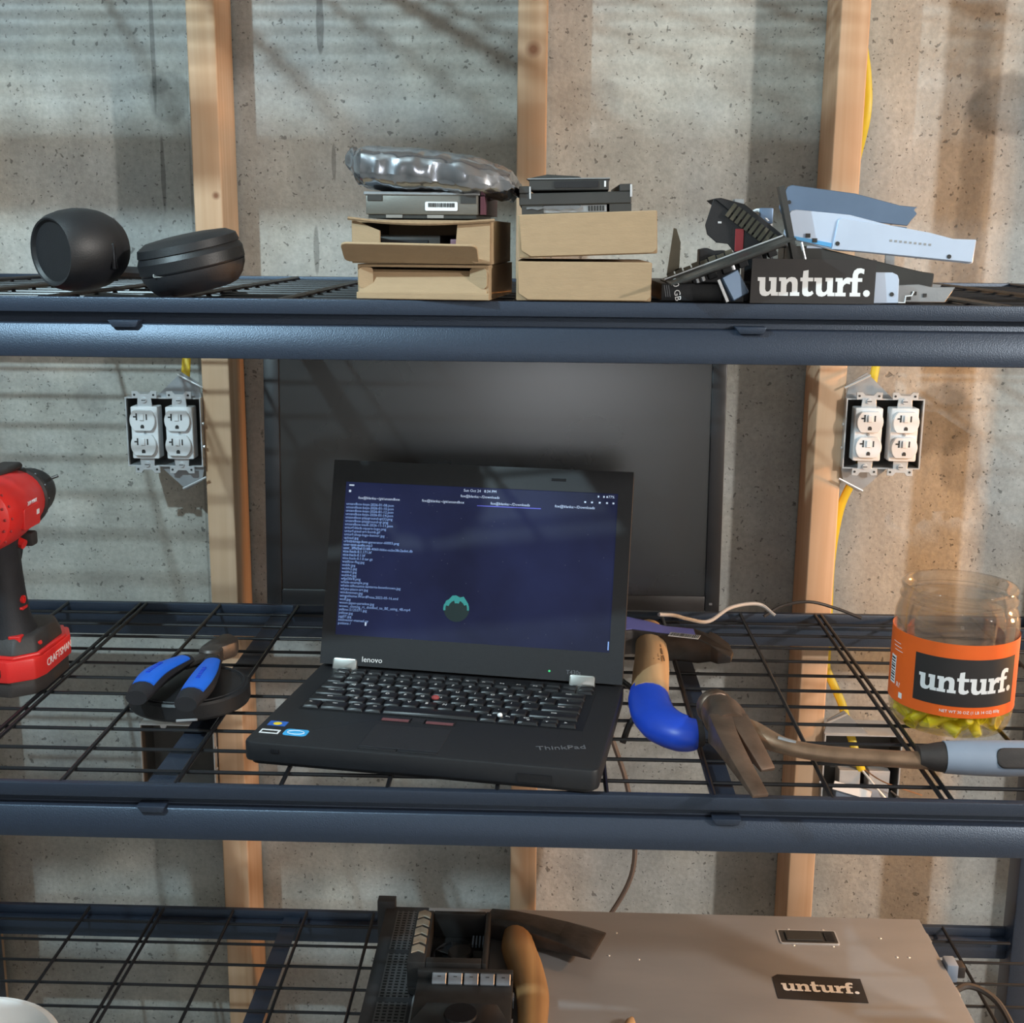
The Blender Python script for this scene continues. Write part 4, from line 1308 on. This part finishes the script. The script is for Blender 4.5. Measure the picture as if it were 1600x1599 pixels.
G(DO, frame((cx - .010, .2088, ZM + .030), (.988, -.152, 0), (-.152, -.988, 0))).prism(rrect(-.018, -.006, .014, .006, .003), -.002, .0015).build('release_button', M['grip_dark'], dr, .0008, 1)
text('CRAFTSMAN', .0125, M['legend'], bt, Matrix.Translation(-Vector(DO)) @ frame((cx + .0416, .277, ZM + .0305), (0, 1, 0), (1, 0, 0)), 'brand_lettering', .0003)
G(DO).prism(rrect(cx + .006, .226, cx + .020, .238, .002), ZM + .058, ZM + .0655).build('charge_light_panel', M['red'], dr, .0006, 1)
for a in ((cx + .0265, .245), (cx + .0255, .290)):
    G(DO).lathe([(.0050, 0), (.0050, .0085), (.0034, .0088)], (a[0], a[1], ZM + .050), (.7, 0, .7), 12).build('foot_screw', M['red'], dr)

# ================================================================== PUCK + SNIPS
pk = thing('round_lid', 'round black ribbed plastic lid lying under the blue-handled cutters', 'lid', (-.3185, .212, ZM))
g = G()
n = 96
rings = []
for r, h in ((.0600, 0), (.0635, .002), (.0640, .004), (.0640, .0180), (.0625, .0205), (.0560, .0215), (.0550, .0205), (.0, .0205)):
    rings.append([((r + (.0006 if (k % 2 and .003 < h < .019) else 0)) * math.cos(2 * PI * k / n), (r + (.0006 if (k % 2 and .003 < h < .019) else 0)) * math.sin(2 * PI * k / n), h) for k in range(n)])
g.loft(rings)
g.build('ribbed_cap', M['black_pl'], pk, angle=20)
G().tube([(.0585 * math.cos(t), .0585 * math.sin(t), .0212) for t in [2 * PI * k / 48 for k in range(49)]], .0009, 5).build('raised_ring', M['black_soft'], pk)
G(M=frame((.014, -.0630, .004), (.97, .22, 0), (.22, -.97, .2))).box(-.011, -.0014, 0, .011, .0014, .0010).build('chrome_chip', M['zinc_dull'], pk, .0006, 1)

sn = thing('wire_cutters', 'wire cutters with blue and black grips lying on the round lid', 'pliers', (-.31, .18, ZM + .022))
NO = (-.31, .18, ZM + .022)
zb_ = ZM + .0315


def grip(p0, p1, p2, wd, nm):
    pa = smooth_path([p0, p1, p2], 8)
    nn = len(pa)
    rr = [wd * (.62 + .38 * math.sin(PI * min(1, .12 + .9 * i / (nn - 1)))) for i in range(nn)]
    G(NO).tube(pa, rr, 14, .70).build('grip_core', M['black_soft'], sn)
    top = [Vector(p) + Vector((.0008, 0, rr[i] * .42)) for i, p in enumerate(pa)]
    a, b = int(nn * .22), int(nn * .99)
    G(NO).tube(top[a:b], [r * .84 for r in rr[a:b]], 14, .42).build('grip_pad', M['blue'], sn)
    gm = frame(Vector(pa[nn // 2]) + Vector((0, 0, wd * .80)), Vector(pa[-1]) - Vector(pa[0]), (0, 0, 1))
    for k in range(6):
        G(NO, gm).box(-.0170 + k * .0058, -.0018, -.001, -.0135 + k * .0058, .0018, .0003).build('grip_mark', M['blue_dip'], sn)


grip((-.349, .128, zb_ + .004), (-.347, .185, zb_ + .006), (-.331, .248, zb_ + .004), .0150, 'a')
grip((-.294, .113, zb_ + .004), (-.293, .170, zb_ + .006), (-.300, .242, zb_ + .004), .0155, 'b')
G(NO).tube([(-.331, .240, zb_), (-.318, .268, zb_), (-.308, .292, zb_ - .002)], [.008, .009, .009], 10, .6).build('jaw_arm', M['iron'], sn)
G(NO).tube([(-.300, .236, zb_), (-.308, .262, zb_), (-.312, .288, zb_ - .002)], [.008, .009, .009], 10, .6).build('jaw_arm', M['iron'], sn)
G(NO).lathe([(.0125, -.008), (.0135, -.006), (.0135, .006), (.0115, .0085), (.004, .009), (0, .009)], (-.312, .278, zb_), (0, 0, 1), 20).build('pivot', M['iron'], sn)
G(NO).prism([(-.326, .280), (-.301, .280), (-.288, .300), (-.290, .318), (-.303, .332), (-.313, .330), (-.322, .304)], zb_ - .010, zb_ + .009).build('cutter_head', M['iron'], sn, .004)

# ================================================================== HATCHET (blue dipped handle)
hx = thing('hatchet', 'wood-handled hatchet with a dipped blue knob, lying right of the laptop', 'hatchet', (.195, .25, ZM))
XO = (.195, .25, ZM)
hz = ZM + .0185
hp_ = [(.196, .430, hz + .004), (.195, .390, hz + .003), (.193, .340, hz + .002), (.188, .285, hz + .001), (.183, .235, hz), (.1800, .205, hz)]
hw = lerp_list([.0165, .0180, .0195, .0205, .0205, .0210], 6)
G(XO).tube(smooth_path(hp_, 6), hw, 16, .82, (0, 0, 1)).build('wood_handle', M['handle_wood'], hx)
kp = [(.1805, .218, hz), (.1790, .190, hz), (.1810, .155, hz - .0005), (.1900, .124, hz - .0005), (.2060, .106, hz - .0005), (.2190, .1050, hz - .0005)]
kw = lerp_list([.0210, .0225, .0235, .0245, .0235, .0195], 6)
G(XO).tube(smooth_path(kp, 6), kw, 18, .74, (0, 0, 1)).build('dipped_knob', M['blue_dip'], hx)
G(XO).tube([(.2170, .1050, hz), (.2240, .1060, hz)], [.0188, .0165], 18, .74).build('handle_end', M['grip_dark'], hx)
pm2 = frame((.1960, .300, hz + .0166), (0, -1, 0), (.1, 0, 1))
for k in range(12):
    for q in (-.006, 0, .006):
        if (k * 7 + int(q * 1000)) % 5:
            G(XO, pm2).box(-.036 + k * .0048, q - .0008, -.0012, -.0325 + k * .0048, q + .0008, .0002).build('handle_print', M['print_brown'], hx)
hp2 = [(.150, .372), (.172, .378), (.205, .365), (.248, .350), (.262, .340), (.268, .3265), (.283, .3195), (.2885, .340), (.2880, .372), (.277, .397), (.268, .402), (.2640, .3885), (.245, .3880), (.215, .398), (.185, .425), (.165, .437), (.150, .436)]
g = G(XO)
n = len(hp2)


def hth(x): return .0155 if x < .245 else max(.003, .0155 - (x - .245) * .30)


top = [(x, y, hz + .004 + hth(x)) for x, y in hp2]
bot = [(x, y, hz + .004 - hth(x)) for x, y in hp2]
g.loft([bot, top])
g.build('axe_head', M['iron'], hx, .002)
lab = [(.152, .374), (.172, .381), (.205, .368), (.246, .353), (.246, .385), (.213, .394), (.185, .420), (.166, .432), (.152, .431)]
sl = G(XO).prism(lab, hz + .0192, hz + .0202).build('head_label', M['purple'], hx)
bm_ = frame((.2300, .3560, hz + .0204), (.95, -.30, 0), (0, 0, 1))
G(XO, bm_).box(-.016, -.0070, 0, .020, .0085, .0003).build('barcode_patch', M['paper'], hx)
g = G(XO, bm_)
x = -.015
while x < .019:
    wd = random.choice((.0005, .0009, .0013))
    g.box(x, -.0040, .0003, x + wd, .0075, .0005)
    x += wd + random.choice((.0005, .0009))
g.build('barcode', M['ink'], hx)

# ================================================================== CLAW HAMMER
ch = thing('claw_hammer', 'steel claw hammer with a grey and dark grip lying in front of the jar', 'hammer', (.30, .06, ZM))
CHO = (.30, .06, ZM)
hz = ZM + .0245
# striking neck and face, claws pointing towards the viewer
G(CHO).tube(smooth_path([(.2430, .150, hz + .003), (.2460, .132, hz + .006), (.2480, .110, hz + .007), (.2500, .086, hz + .006)], 5), lerp_list([.0150, .0200, .0215, .0190], 5), 16, .95).build('head_cheek', M['rust'], ch)
G(CHO).lathe([(.0165, 0), (.0190, .003), (.0190, .011), (.0170, .014)], (.2415, .160, hz + .003), Vector((.05, -.22, .02)), 20).build('striking_face', M['rust'], ch, .001)


def prong(pts, w, t):
    rings = []
    pts = [Vector(p) for p in smooth_path(pts, 6)]
    m = len(pts)
    for i, p in enumerate(pts):
        d = (pts[min(i + 1, m - 1)] - pts[max(i - 1, 0)]).normalized()
        sd_ = d.cross(Vector((0, 0, 1))).normalized()
        up_ = sd_.cross(d)
        a = w[0] + (w[1] - w[0]) * i / (m - 1)
        b = t[0] + (t[1] - t[0]) * i / (m - 1)
        rings.append([p + sd_ * a + up_ * b, p - sd_ * a + up_ * b, p - sd_ * a - up_ * b, p + sd_ * a - up_ * b])
    G(CHO).loft(rings).build('claw', M['rust'], ch, .0015)


prong([(.2560, .092, hz + .006), (.2590, .070, hz + .008), (.2660, .045, hz + .004), (.2760, .020, hz - .006)], (.0110, .0075), (.0150, .0020))
prong([(.2400, .090, hz + .006), (.2405, .058, hz + .009), (.2470, .015, hz + .005), (.2600, -.036, hz - .006)], (.0115, .0078), (.0150, .0020))
G(CHO).tube(smooth_path([(.2500, .104, hz + .004), (.2720, .092, hz + .002), (.3000, .0740, hz - .004), (.3400, .0655, hz - .008), (.4100, .0610, hz - .010), (.4340, .0600, hz - .010)], 6), lerp_list([.0150, .0125, .0092, .0088, .0092, .0098], 6), 14, .9).build('shank', M['shank'], ch)
gz = ZM + .0180
G(CHO).tube([(.4250, .0605, gz), (.4400, .0605, gz), (.4500, .0605, gz)], [.0105, .0140, .0155], 16, .95).build('grip_collar', M['grip_dark'], ch)
gp = smooth_path([(.4490, .0605, gz), (.4700, .0600, gz), (.5000, .0600, gz), (.5400, .0620, gz), (.5800, .0640, gz)], 4)
G(CHO).tube(gp, lerp_list([.0158, .0168, .0175, .0172, .0165], 4), 18, .98).build('grip', M['grip_grey'], ch)
G(CHO, frame((.5350, .0610, gz), (1, .03, 0), (0, -1, .45))).prism(rrect(-.042, -.0095, .060, .0095, .008), .004, .0194).build('grip_inlay', M['grip_dark'], ch, .002)
G(CHO).tube([(.2935, .0725, hz + .0045), (.3100, .0690, hz + .0012)], .0022, 8).build('chipped_spot', M['zinc_dull'], ch)

# ================================================================== JAR
JX, JY = .497, .200
jr = thing('plastic_jar', 'clear plastic jar with an orange label and black unturf. sticker', 'jar', (JX, JY, ZM))
out = [(.0, .0015), (.050, .0015), (.0565, .0035), (.0605, .010), (.0628, .022), (.0630, .070), (.0628, .105), (.0618, .120), (.0590, .1285), (.0572, .1320), (.0568, .1350), (.0590, .1365), (.0590, .1385), (.0572, .1400), (.0572, .1470), (.0582, .1480), (.0582, .1500), (.0572, .1515)]
inn = [(r - .0013, h + (.0013 if h < .01 else 0)) for r, h in out[::-1]]
inn[0] = (.0559, .1515)
inn[-1] = (0, .0030)
G().lathe(out + inn, n=64, cap=False).build('jar_body', M['clear'], jr, angle=50)


def JP(th, z, r=.0634):
    return (r * math.cos(th), r * math.sin(th), z)


def curved(a0, a1, z0f, z1f, r, nm, m, n=40, par=None, t=.0003):
    v, f = [], []
    for i in range(n + 1):
        a = math.radians(a0 + (a1 - a0) * i / n)
        z0 = z0f(i / n) if callable(z0f) else z0f
        z1 = z1f(i / n) if callable(z1f) else z1f
        v += [JP(a, z0, r), JP(a, z1, r), JP(a, z1, r + t), JP(a, z0, r + t)]
    for i in range(n):
        b = 4 * i
        for k in range(4):
            f.append((b + k, b + (k + 1) % 4, b + 4 + (k + 1) % 4, b + 4 + k))
    f += [(3, 2, 1, 0), (4 * n, 4 * n + 1, 4 * n + 2, 4 * n + 3)]
    return G().add(v, f).build(nm, m, par or jr)


fc = -93.5            # label centre direction, facing the viewer
lbo = curved(fc - 122, fc + 95, .0275, .1045, .06315, 'orange_label', M['label_orange'], 60)
curved(fc - 49.5, fc + 51, .0395, .0895, .0636, 'black_sticker', M['sticker_black'], 30)


def jt(a0, r=.0639):
    return lambda u, v, h: JP(math.radians(a0) + u / r, v + .0625, r + h)


unturf(jr, jt(fc + 1), .101)


def jar_text(s, a0, z, size, m, nm, r=.0636, rot=0):
    me = text_mesh(s, size, .0001)
    for v in me.vertices:
        x, y = v.co.x, v.co.y
        if rot: x, y = -y, x
        v.co = JP(math.radians(a0) + x / r, z + y, r + v.co.z)
    me.materials.append(m)
    o = bpy.data.objects.new(nm, me)
    C.objects.link(o)
    o.parent = lbo
    return o


jar_text('NET WT 30 OZ (1 LB 14 OZ) 850g', fc + 5, .0335, .0043, M['sticker_white'], 'weight_print')
curved(fc - 86, fc - 76, .045, .075, .0636, 'barcode_patch', M['paper'], 6, lbo)
for k in range(9):
    curved(fc - 85, fc - 77, .047 + k * .0030, .0482 + k * .0030 + .0004 * (k % 3), .0639, 'barcode_bar', M['ink'], 4, lbo, .0001)
jar_text('R?', fc - 70, .046, .0075, M['sticker_white'], 'side_print')
for k in range(3):
    curved(fc - 84 + k * 2, fc - 70 + k * 2, .090 - k * .004, .0906 - k * .004, .0636, 'side_print', M['sticker_white'], 6, lbo, .0001)
curved(fc - 68, fc - 63, .033, .039, .0636, 'side_mark', M['sticker_white'], 4, lbo, .0001)

# wire nuts in the jar
g = G()
nn = 12
o1 = [(.0030, .0), (.0042, .001), (.0052, .010), (.0066, .0185), (.0068, .0215), (.0056, .0215), (.0048, .012), (.002, .010)]
rings = []
for r, h in o1:
    rings.append([(r * (1.05 if k % 2 and .004 < h < .018 else 1) * math.cos(2 * PI * k / nn), r * (1.05 if k % 2 and .004 < h < .018 else 1) * math.sin(2 * PI * k / nn), h - .0107) for k in range(nn)])
g.loft(rings)
nut = g.mesh('wire_nut', angle=40)
nut.materials.append(M['nut'])
pts = []
rnd = random.Random(11)
for lay in range(4):
    tries = 0
    cnt = 0
    while tries < 4000 and cnt < 30:
        tries += 1
        a = rnd.uniform(0, 2 * PI)
        r = .0500 * math.sqrt(rnd.random())
        if rnd.random() < .6: r = rnd.uniform(.046, .0510)
        z = .0108 + lay * .0078
        p = Vector((r * math.cos(a), r * math.sin(a), z))
        if all((p - q).length > .0120 for q in pts):
            pts.append(p)
            cnt += 1
for p in pts:
    o = bpy.data.objects.new('wire_nut', nut)
    C.objects.link(o)
    kq = .92 if p.z < .013 else .965
    o.location = (JX + p.x * kq, JY + p.y * kq, ZM + p.z - .0004)
    o.scale = (1.08, 1.08, 1.0)
    o.rotation_euler = (rnd.uniform(.9, 2.2), rnd.uniform(-.3, .3), rnd.uniform(0, 2 * PI))
    tag(o, 'yellow plastic wire nut in the clear jar', 'wire nut', 'yellow wire nuts in the jar')

# ================================================================== CABLES on and below the middle shelf
cable('power_cord', 'black cord looping beside the right edge of the laptop and down through the shelf', [(.150, .300, ZM + .006), (.165, .262, ZM + .007), (.178, .225, ZM + .010), (.172, .190, ZM + .008), (.158, .170, ZM + .002), (.150, .160, .985)], .0034, M['cable_dark'], up=(0, 0, 1))
cable('hanging_cable', 'brown-grey cable hanging behind the middle shelf down to the server', [(.168, .560, .96), (.150, .600, .90), (.160, .610, .82), (.186, .605, .74), (.200, .60, .66), (.196, .590, .60), (.165, .575, .545), (.14, .56, .53)], .0036, M['cable_brown'])
cable('video_cable', 'grey cable with a ferrite ring curving from behind the monitor over the rear rail', [(.205, .398, ZM + .052), (.225, .415, ZM + .046), (.245, .440, ZM + .034), (.275, .470, ZM + .022), (.310, .520, ZM + .026), (.350, .545, ZM + .024), (.372, .540, ZM + .010)], .0025, M['cable_grey'], up=(0, 0, 1))
cable('video_cable', 'thin black cable arching over the rear rail right of the monitor', [(.360, .555, ZM + .004), (.385, .560, ZM + .018), (.420, .560, ZM + .024), (.455, .560, ZM + .016), (.490, .555, ZM + .004)], .0022, M['cable_dark'], up=(0, 0, 1))

# ================================================================== BOTTOM SHELF: SERVER
sv = thing('server', 'low wide steel rack server lying on the bottom shelf', 'server', (.2150, .245, ZB))
SO = (.2150, .245, ZB)
SX0, SX1, SY0, SY1, SZ = -.1400, .5680, .0270, .4560, .620
G(SO).box(SX0 + .004, SY0, ZB, SX1, SY1, SZ - .003).build('chassis', M['server_dark'], sv, .001)
G(SO).box(-.0830, SY0 - .001, SZ - .003, SX1 + .001, SY1 + .001, SZ).build('top_cover', M['server'], sv, .0008, 1)
G(SO).box(SX0, SY0 - .001, SZ - .003, -.0830, SY1 + .001, SZ - .0004).build('front_strip', M['server_dark'], sv)
for k in range(4):
    y1 = SY1 - .010 - k * .102
    G(SO).box(-.1240, y1 - .092, SZ - .0004, -.0870, y1, SZ + .0001).build('vent_grille', M['perf'], sv)
G(SO).box(SX0 - .012, SY1 - .004, ZB + .01, SX0 + .012, SY1 + .012, SZ + .010).build('mounting_ear', M['server_dark'], sv, .001)
for x, y in ((.165, .405), (.153, .352), (.19, .345), (.505, .408), (.515, .365), (.53, .365), (.39, .424), (.435, .424), (.39, .3865), (.44, .386)):
    G(SO).ico((x, y, SZ), (.0022, .0022, .0010), 8, 4).build('rivet', M['zinc'], sv)
lt_ = G(SO).prism(rrect(.3740, .3895, .4500, .4215, .003), SZ - .0002, SZ + .0012).build('latch_frame', M['zinc'], sv)
G(SO).prism(rrect(.3760, .3910, .4480, .4195, .002), SZ + .0010, SZ + .0014).build('latch_well', M['slot'], lt_)
G(SO).box(.3830, .3950, SZ + .0014, .4290, .4150, SZ + .0030).build('latch_lever', M['drive_dark'], lt_, .0006, 1)
G(SO).box(.4330, .3950, SZ + .0014, .4440, .4150, SZ + .0024).build('latch_button', M['black_pl'], lt_)
stk = thing('sticker', 'black unturf. sticker lying flat on the server cover', 'sticker', (.404, .291, SZ + .0002), -.045)
G().add([(-.0530, -.0240, 0), (.0525, -.0240, 0), (.0520, .0250, 0), (-.0480, .0250, .0006), (-.0545, .0200, 0), (-.0530, -.0240, .0006), (.0525, -.0240, .0006), (.0520, .0250, .0006), (-.0480, .0250, .0012), (-.0545, .0200, .0006)],
        [(4, 3, 2, 1, 0), (5, 6, 7, 8, 9), (0, 1, 6, 5), (1, 2, 7, 6), (2, 3, 8, 7), (3, 4, 9, 8), (4, 0, 5, 9)]).build('sheet', M['sticker_black'], stk)
unturf(stk, lambda u, v, h: (u, v, .0010 + h), .092)
# rear connectors at the right side
cn = thing('cable_plug', 'pale blue plug standing out of the right side of the server', 'plug', (.5760, .350, ZB + .05))
G().box(-.006, -.011, .016, .008, .012, .040).build('plug_body', M['grip_grey'], cn, .002)
G().box(.008, -.008, .020, .018, .009, .036).build('strain_relief', M['cable_dark'], cn, .002)
for y in (.15, .19, .30, .42):
    G(SO).box(SX1, y, SZ - .03, SX1 + .008, y + .02, SZ - .010).build('rear_port', M['zinc_dull'], sv, .001)
cable('power_cord', 'thick black cord curving from the right side of the server', [(.570, .330, .590), (.600, .345, .595), (.630, .330, .585), (.645, .290, .56), (.650, .24, .545)], .0042, M['cable_dark'], up=(0, 0, 1))

# ------------------------------------------------------------------ drive cages on the server
zs = SZ + .0006
cA = thing('fan_cage', 'black drive cage with a round fan, stacked at the rear on the server', 'drive cage', (-.040, .318, zs))
AO = (-.040, .318, zs)
G(AO).prism(rrect(-.0900, .2560, .0040, .3730, .006), zs, zs + .010).build('base_plate', M['dusty_black'], cA, .001)
for a in ((-.0900, .2560, -.0680, .3730), (-.0020, .2560, .0040, .3730), (-.0680, .3660, -.0020, .3730), (-.0680, .2560, -.0020, .2680)):
    G(AO).box(a[0], a[1], zs + .010, a[2], a[3], zs + .044).build('wall', M['dusty_black'], cA, .0015)
G(AO).lathe([(.0330, .010), (.0330, .014), (.0310, .0145), (.0300, .011)], (-.033, .322, zs), n=32).build('fan_ring', M['black_pl'], cA)
G(AO).lathe([(.0155, .010), (.0155, .0215), (.0135, .0235), (0, .0238)], (-.031, .316, zs), n=24).build('fan_hub', M['dusty_black'], cA)
for k in range(7):
    t = 2 * PI * k / 7
    G(AO, frame((-.031 + .022 * math.cos(t), .318 + .022 * math.sin(t), zs + .0145), (math.cos(t), math.sin(t), 0), (.4 * math.sin(t), -.4 * math.cos(t), .9))).box(-.0075, -.0075, -.0006, .0075, .0075, .0006).build('fan_blade', M['dusty_black'], cA)
for k in range(4):
    G(AO).box(-.0180 + k * .0042, .3350, zs + .016, -.0160 + k * .0042, .3560, zs + .020).build('heat_fin', M['grip_grey'], cA)
for k in range(5):
    y = .3600 - k * .0195
    G(AO, frame((-.0790, y, zs + .0445), (1, 0, 0), (0, -.2, 1))).prism([(-.0080, -.0080), (0, -.0035), (.0080, -.0080), (.0080, .0035), (0, .0080), (-.0080, .0035)], -.002, .0020).build('release_tab', M['key_tan'], cA, .0006, 1)
cB = thing('drive_cage', 'black drive cage with a row of five silver tabs, nearest on the server', 'drive cage', (-.015, .185, zs))
BO2 = (-.015, .185, zs)
G(BO2).box(-.0760, .1100, zs, .0360, .2520, zs + .030).build('body', M['dusty_black'], cB, .002)
G(BO2).box(-.0760, .2440, zs + .030, .0360, .2520, zs + .040).build('rear_wall', M['dusty_black'], cB, .001)
G(BO2).prism([(-.0760, .110), (-.0760, .150), (-.0600, .190), (.0200, .190), (.0360, .150), (.0360, .110)], zs + .030, zs + .036).build('raised_cover', M['black_gloss'], cB, .0015)
G(BO2).lathe([(.0190, .036), (.0180, .0385), (0, .039)], (-.020, .168, zs), n=28).build('round_boss', M['black_gloss'], cB)
for k in range(5):
    x = -.0500 + k * .0187
    G(BO2, frame((x, .2380, zs + .0345), (1, 0, 0), (0, -.55, .83))).box(-.0083, -.0070, -.003, .0083, .0070, .0020).build('release_tab', M['key_silver'], cB, .0008, 1)
    G(BO2, frame((x, .2380, zs + .0345), (1, 0, 0), (0, -.55, .83))).box(-.0020, .0015, .0020, .0020, .0025, .0026).build('tab_mark', M['slot'], cB)
for y in (.150, .200):
    G(BO2).box(-.0775, y, zs + .010, -.0755, y + .012, zs + .020).build('side_clip', M['key_silver'], cB)
    G(BO2).box(.0355, y + .02, zs + .010, .0378, y + .030, zs + .024).build('side_clip', M['key_silver'], cB)

# ------------------------------------------------------------------ old hatchet on the server
oh = thing('hammer', 'dark iron headed hammer with a yellowish wooden handle lying on the server', 'hammer', (.060, .30, zs))
OO = (.060, .30, zs)
hz = zs + .0165
pth = [(.000, .392, hz), (.030, .386, hz), (.060, .376, hz), (.095, .364, hz), (.120, .354, hz), (.1400, .345, hz)]
rings = []
for i, ((x, y, z), (w_, h_)) in enumerate(zip(pth, ((.0170, .0150), (.0180, .0155), (.0200, .0150), (.0240, .0125), (.0280, .0080), (.0320, .0022)))):
    d = Vector((.93, -.33, 0))
    s_ = Vector((.33, .93, 0)).normalized()
    rings.append([Vector((x, y, z)) + s_ * w_ * ca + Vector((0, 0, h_ * sa)) for ca, sa in ((1, .6), (.7, 1), (-.7, 1), (-1, .6), (-1, -.6), (-.7, -1), (.7, -1), (1, -.6))])
G(OO).loft(rings).build('iron_head', M['iron'], oh, .0015)
G(OO).tube(smooth_path([(.0360, .398, hz), (.0375, .372, hz), (.0400, .335, hz), (.0500, .290, hz), (.0590, .235, hz), (.0600, .18, hz), (.0600, .10, hz)], 5), lerp_list([.0150, .0170, .0215, .0215, .0195, .0165, .0150], 5), 16, .74, (0, 0, 1)).build('wood_handle', M['handle_wood2'], oh)
sk = thing('wood_stick', 'tip of a small wooden stick lying on the server cover', 'stick', (.168, .195, zs))
G(M=frame((0, 0, .0065), (.35, .94, 0), (0, 0, 1))).tube([(-.09, 0, 0), (.010, 0, 0), (.016, .001, 0)], [.0062, .0062, .0035], 10).build('shaft', M['handle_wood'], sk)
G(M=frame((0, 0, .0065), (.35, .94, 0), (0, 0, 1))).ico((.0165, .001, 0), (.0035, .0033, .0030), 8, 6).build('broken_tip', M['handle_wood2'], sk)

# ------------------------------------------------------------------ white tub at lower left
tb = thing('plastic_tub', 'white round plastic tub at the lower left corner of the bottom shelf', 'tub', (-.586, .152, ZB))
rings = []
for r_, h in ((.082, 0), (.086, .003), (.102, .056), (.104, .058), (.110, .060), (.111, .0625), (.109, .0645), (.104, .0645), (.100, .060), (.085, .008), (.002, .007)):
    rings.append([(r_ * math.cos(2 * PI * k / 56), r_ * math.sin(2 * PI * k / 56), h) for k in range(56)])
G().loft(rings).build('shell', M['tub'], tb)
G().tube([(.1105 * math.cos(2 * PI * k / 56), .1105 * math.sin(2 * PI * k / 56), .0605) for k in range(57)], .0022, 8).build('rim_bead', M['tub'], tb)
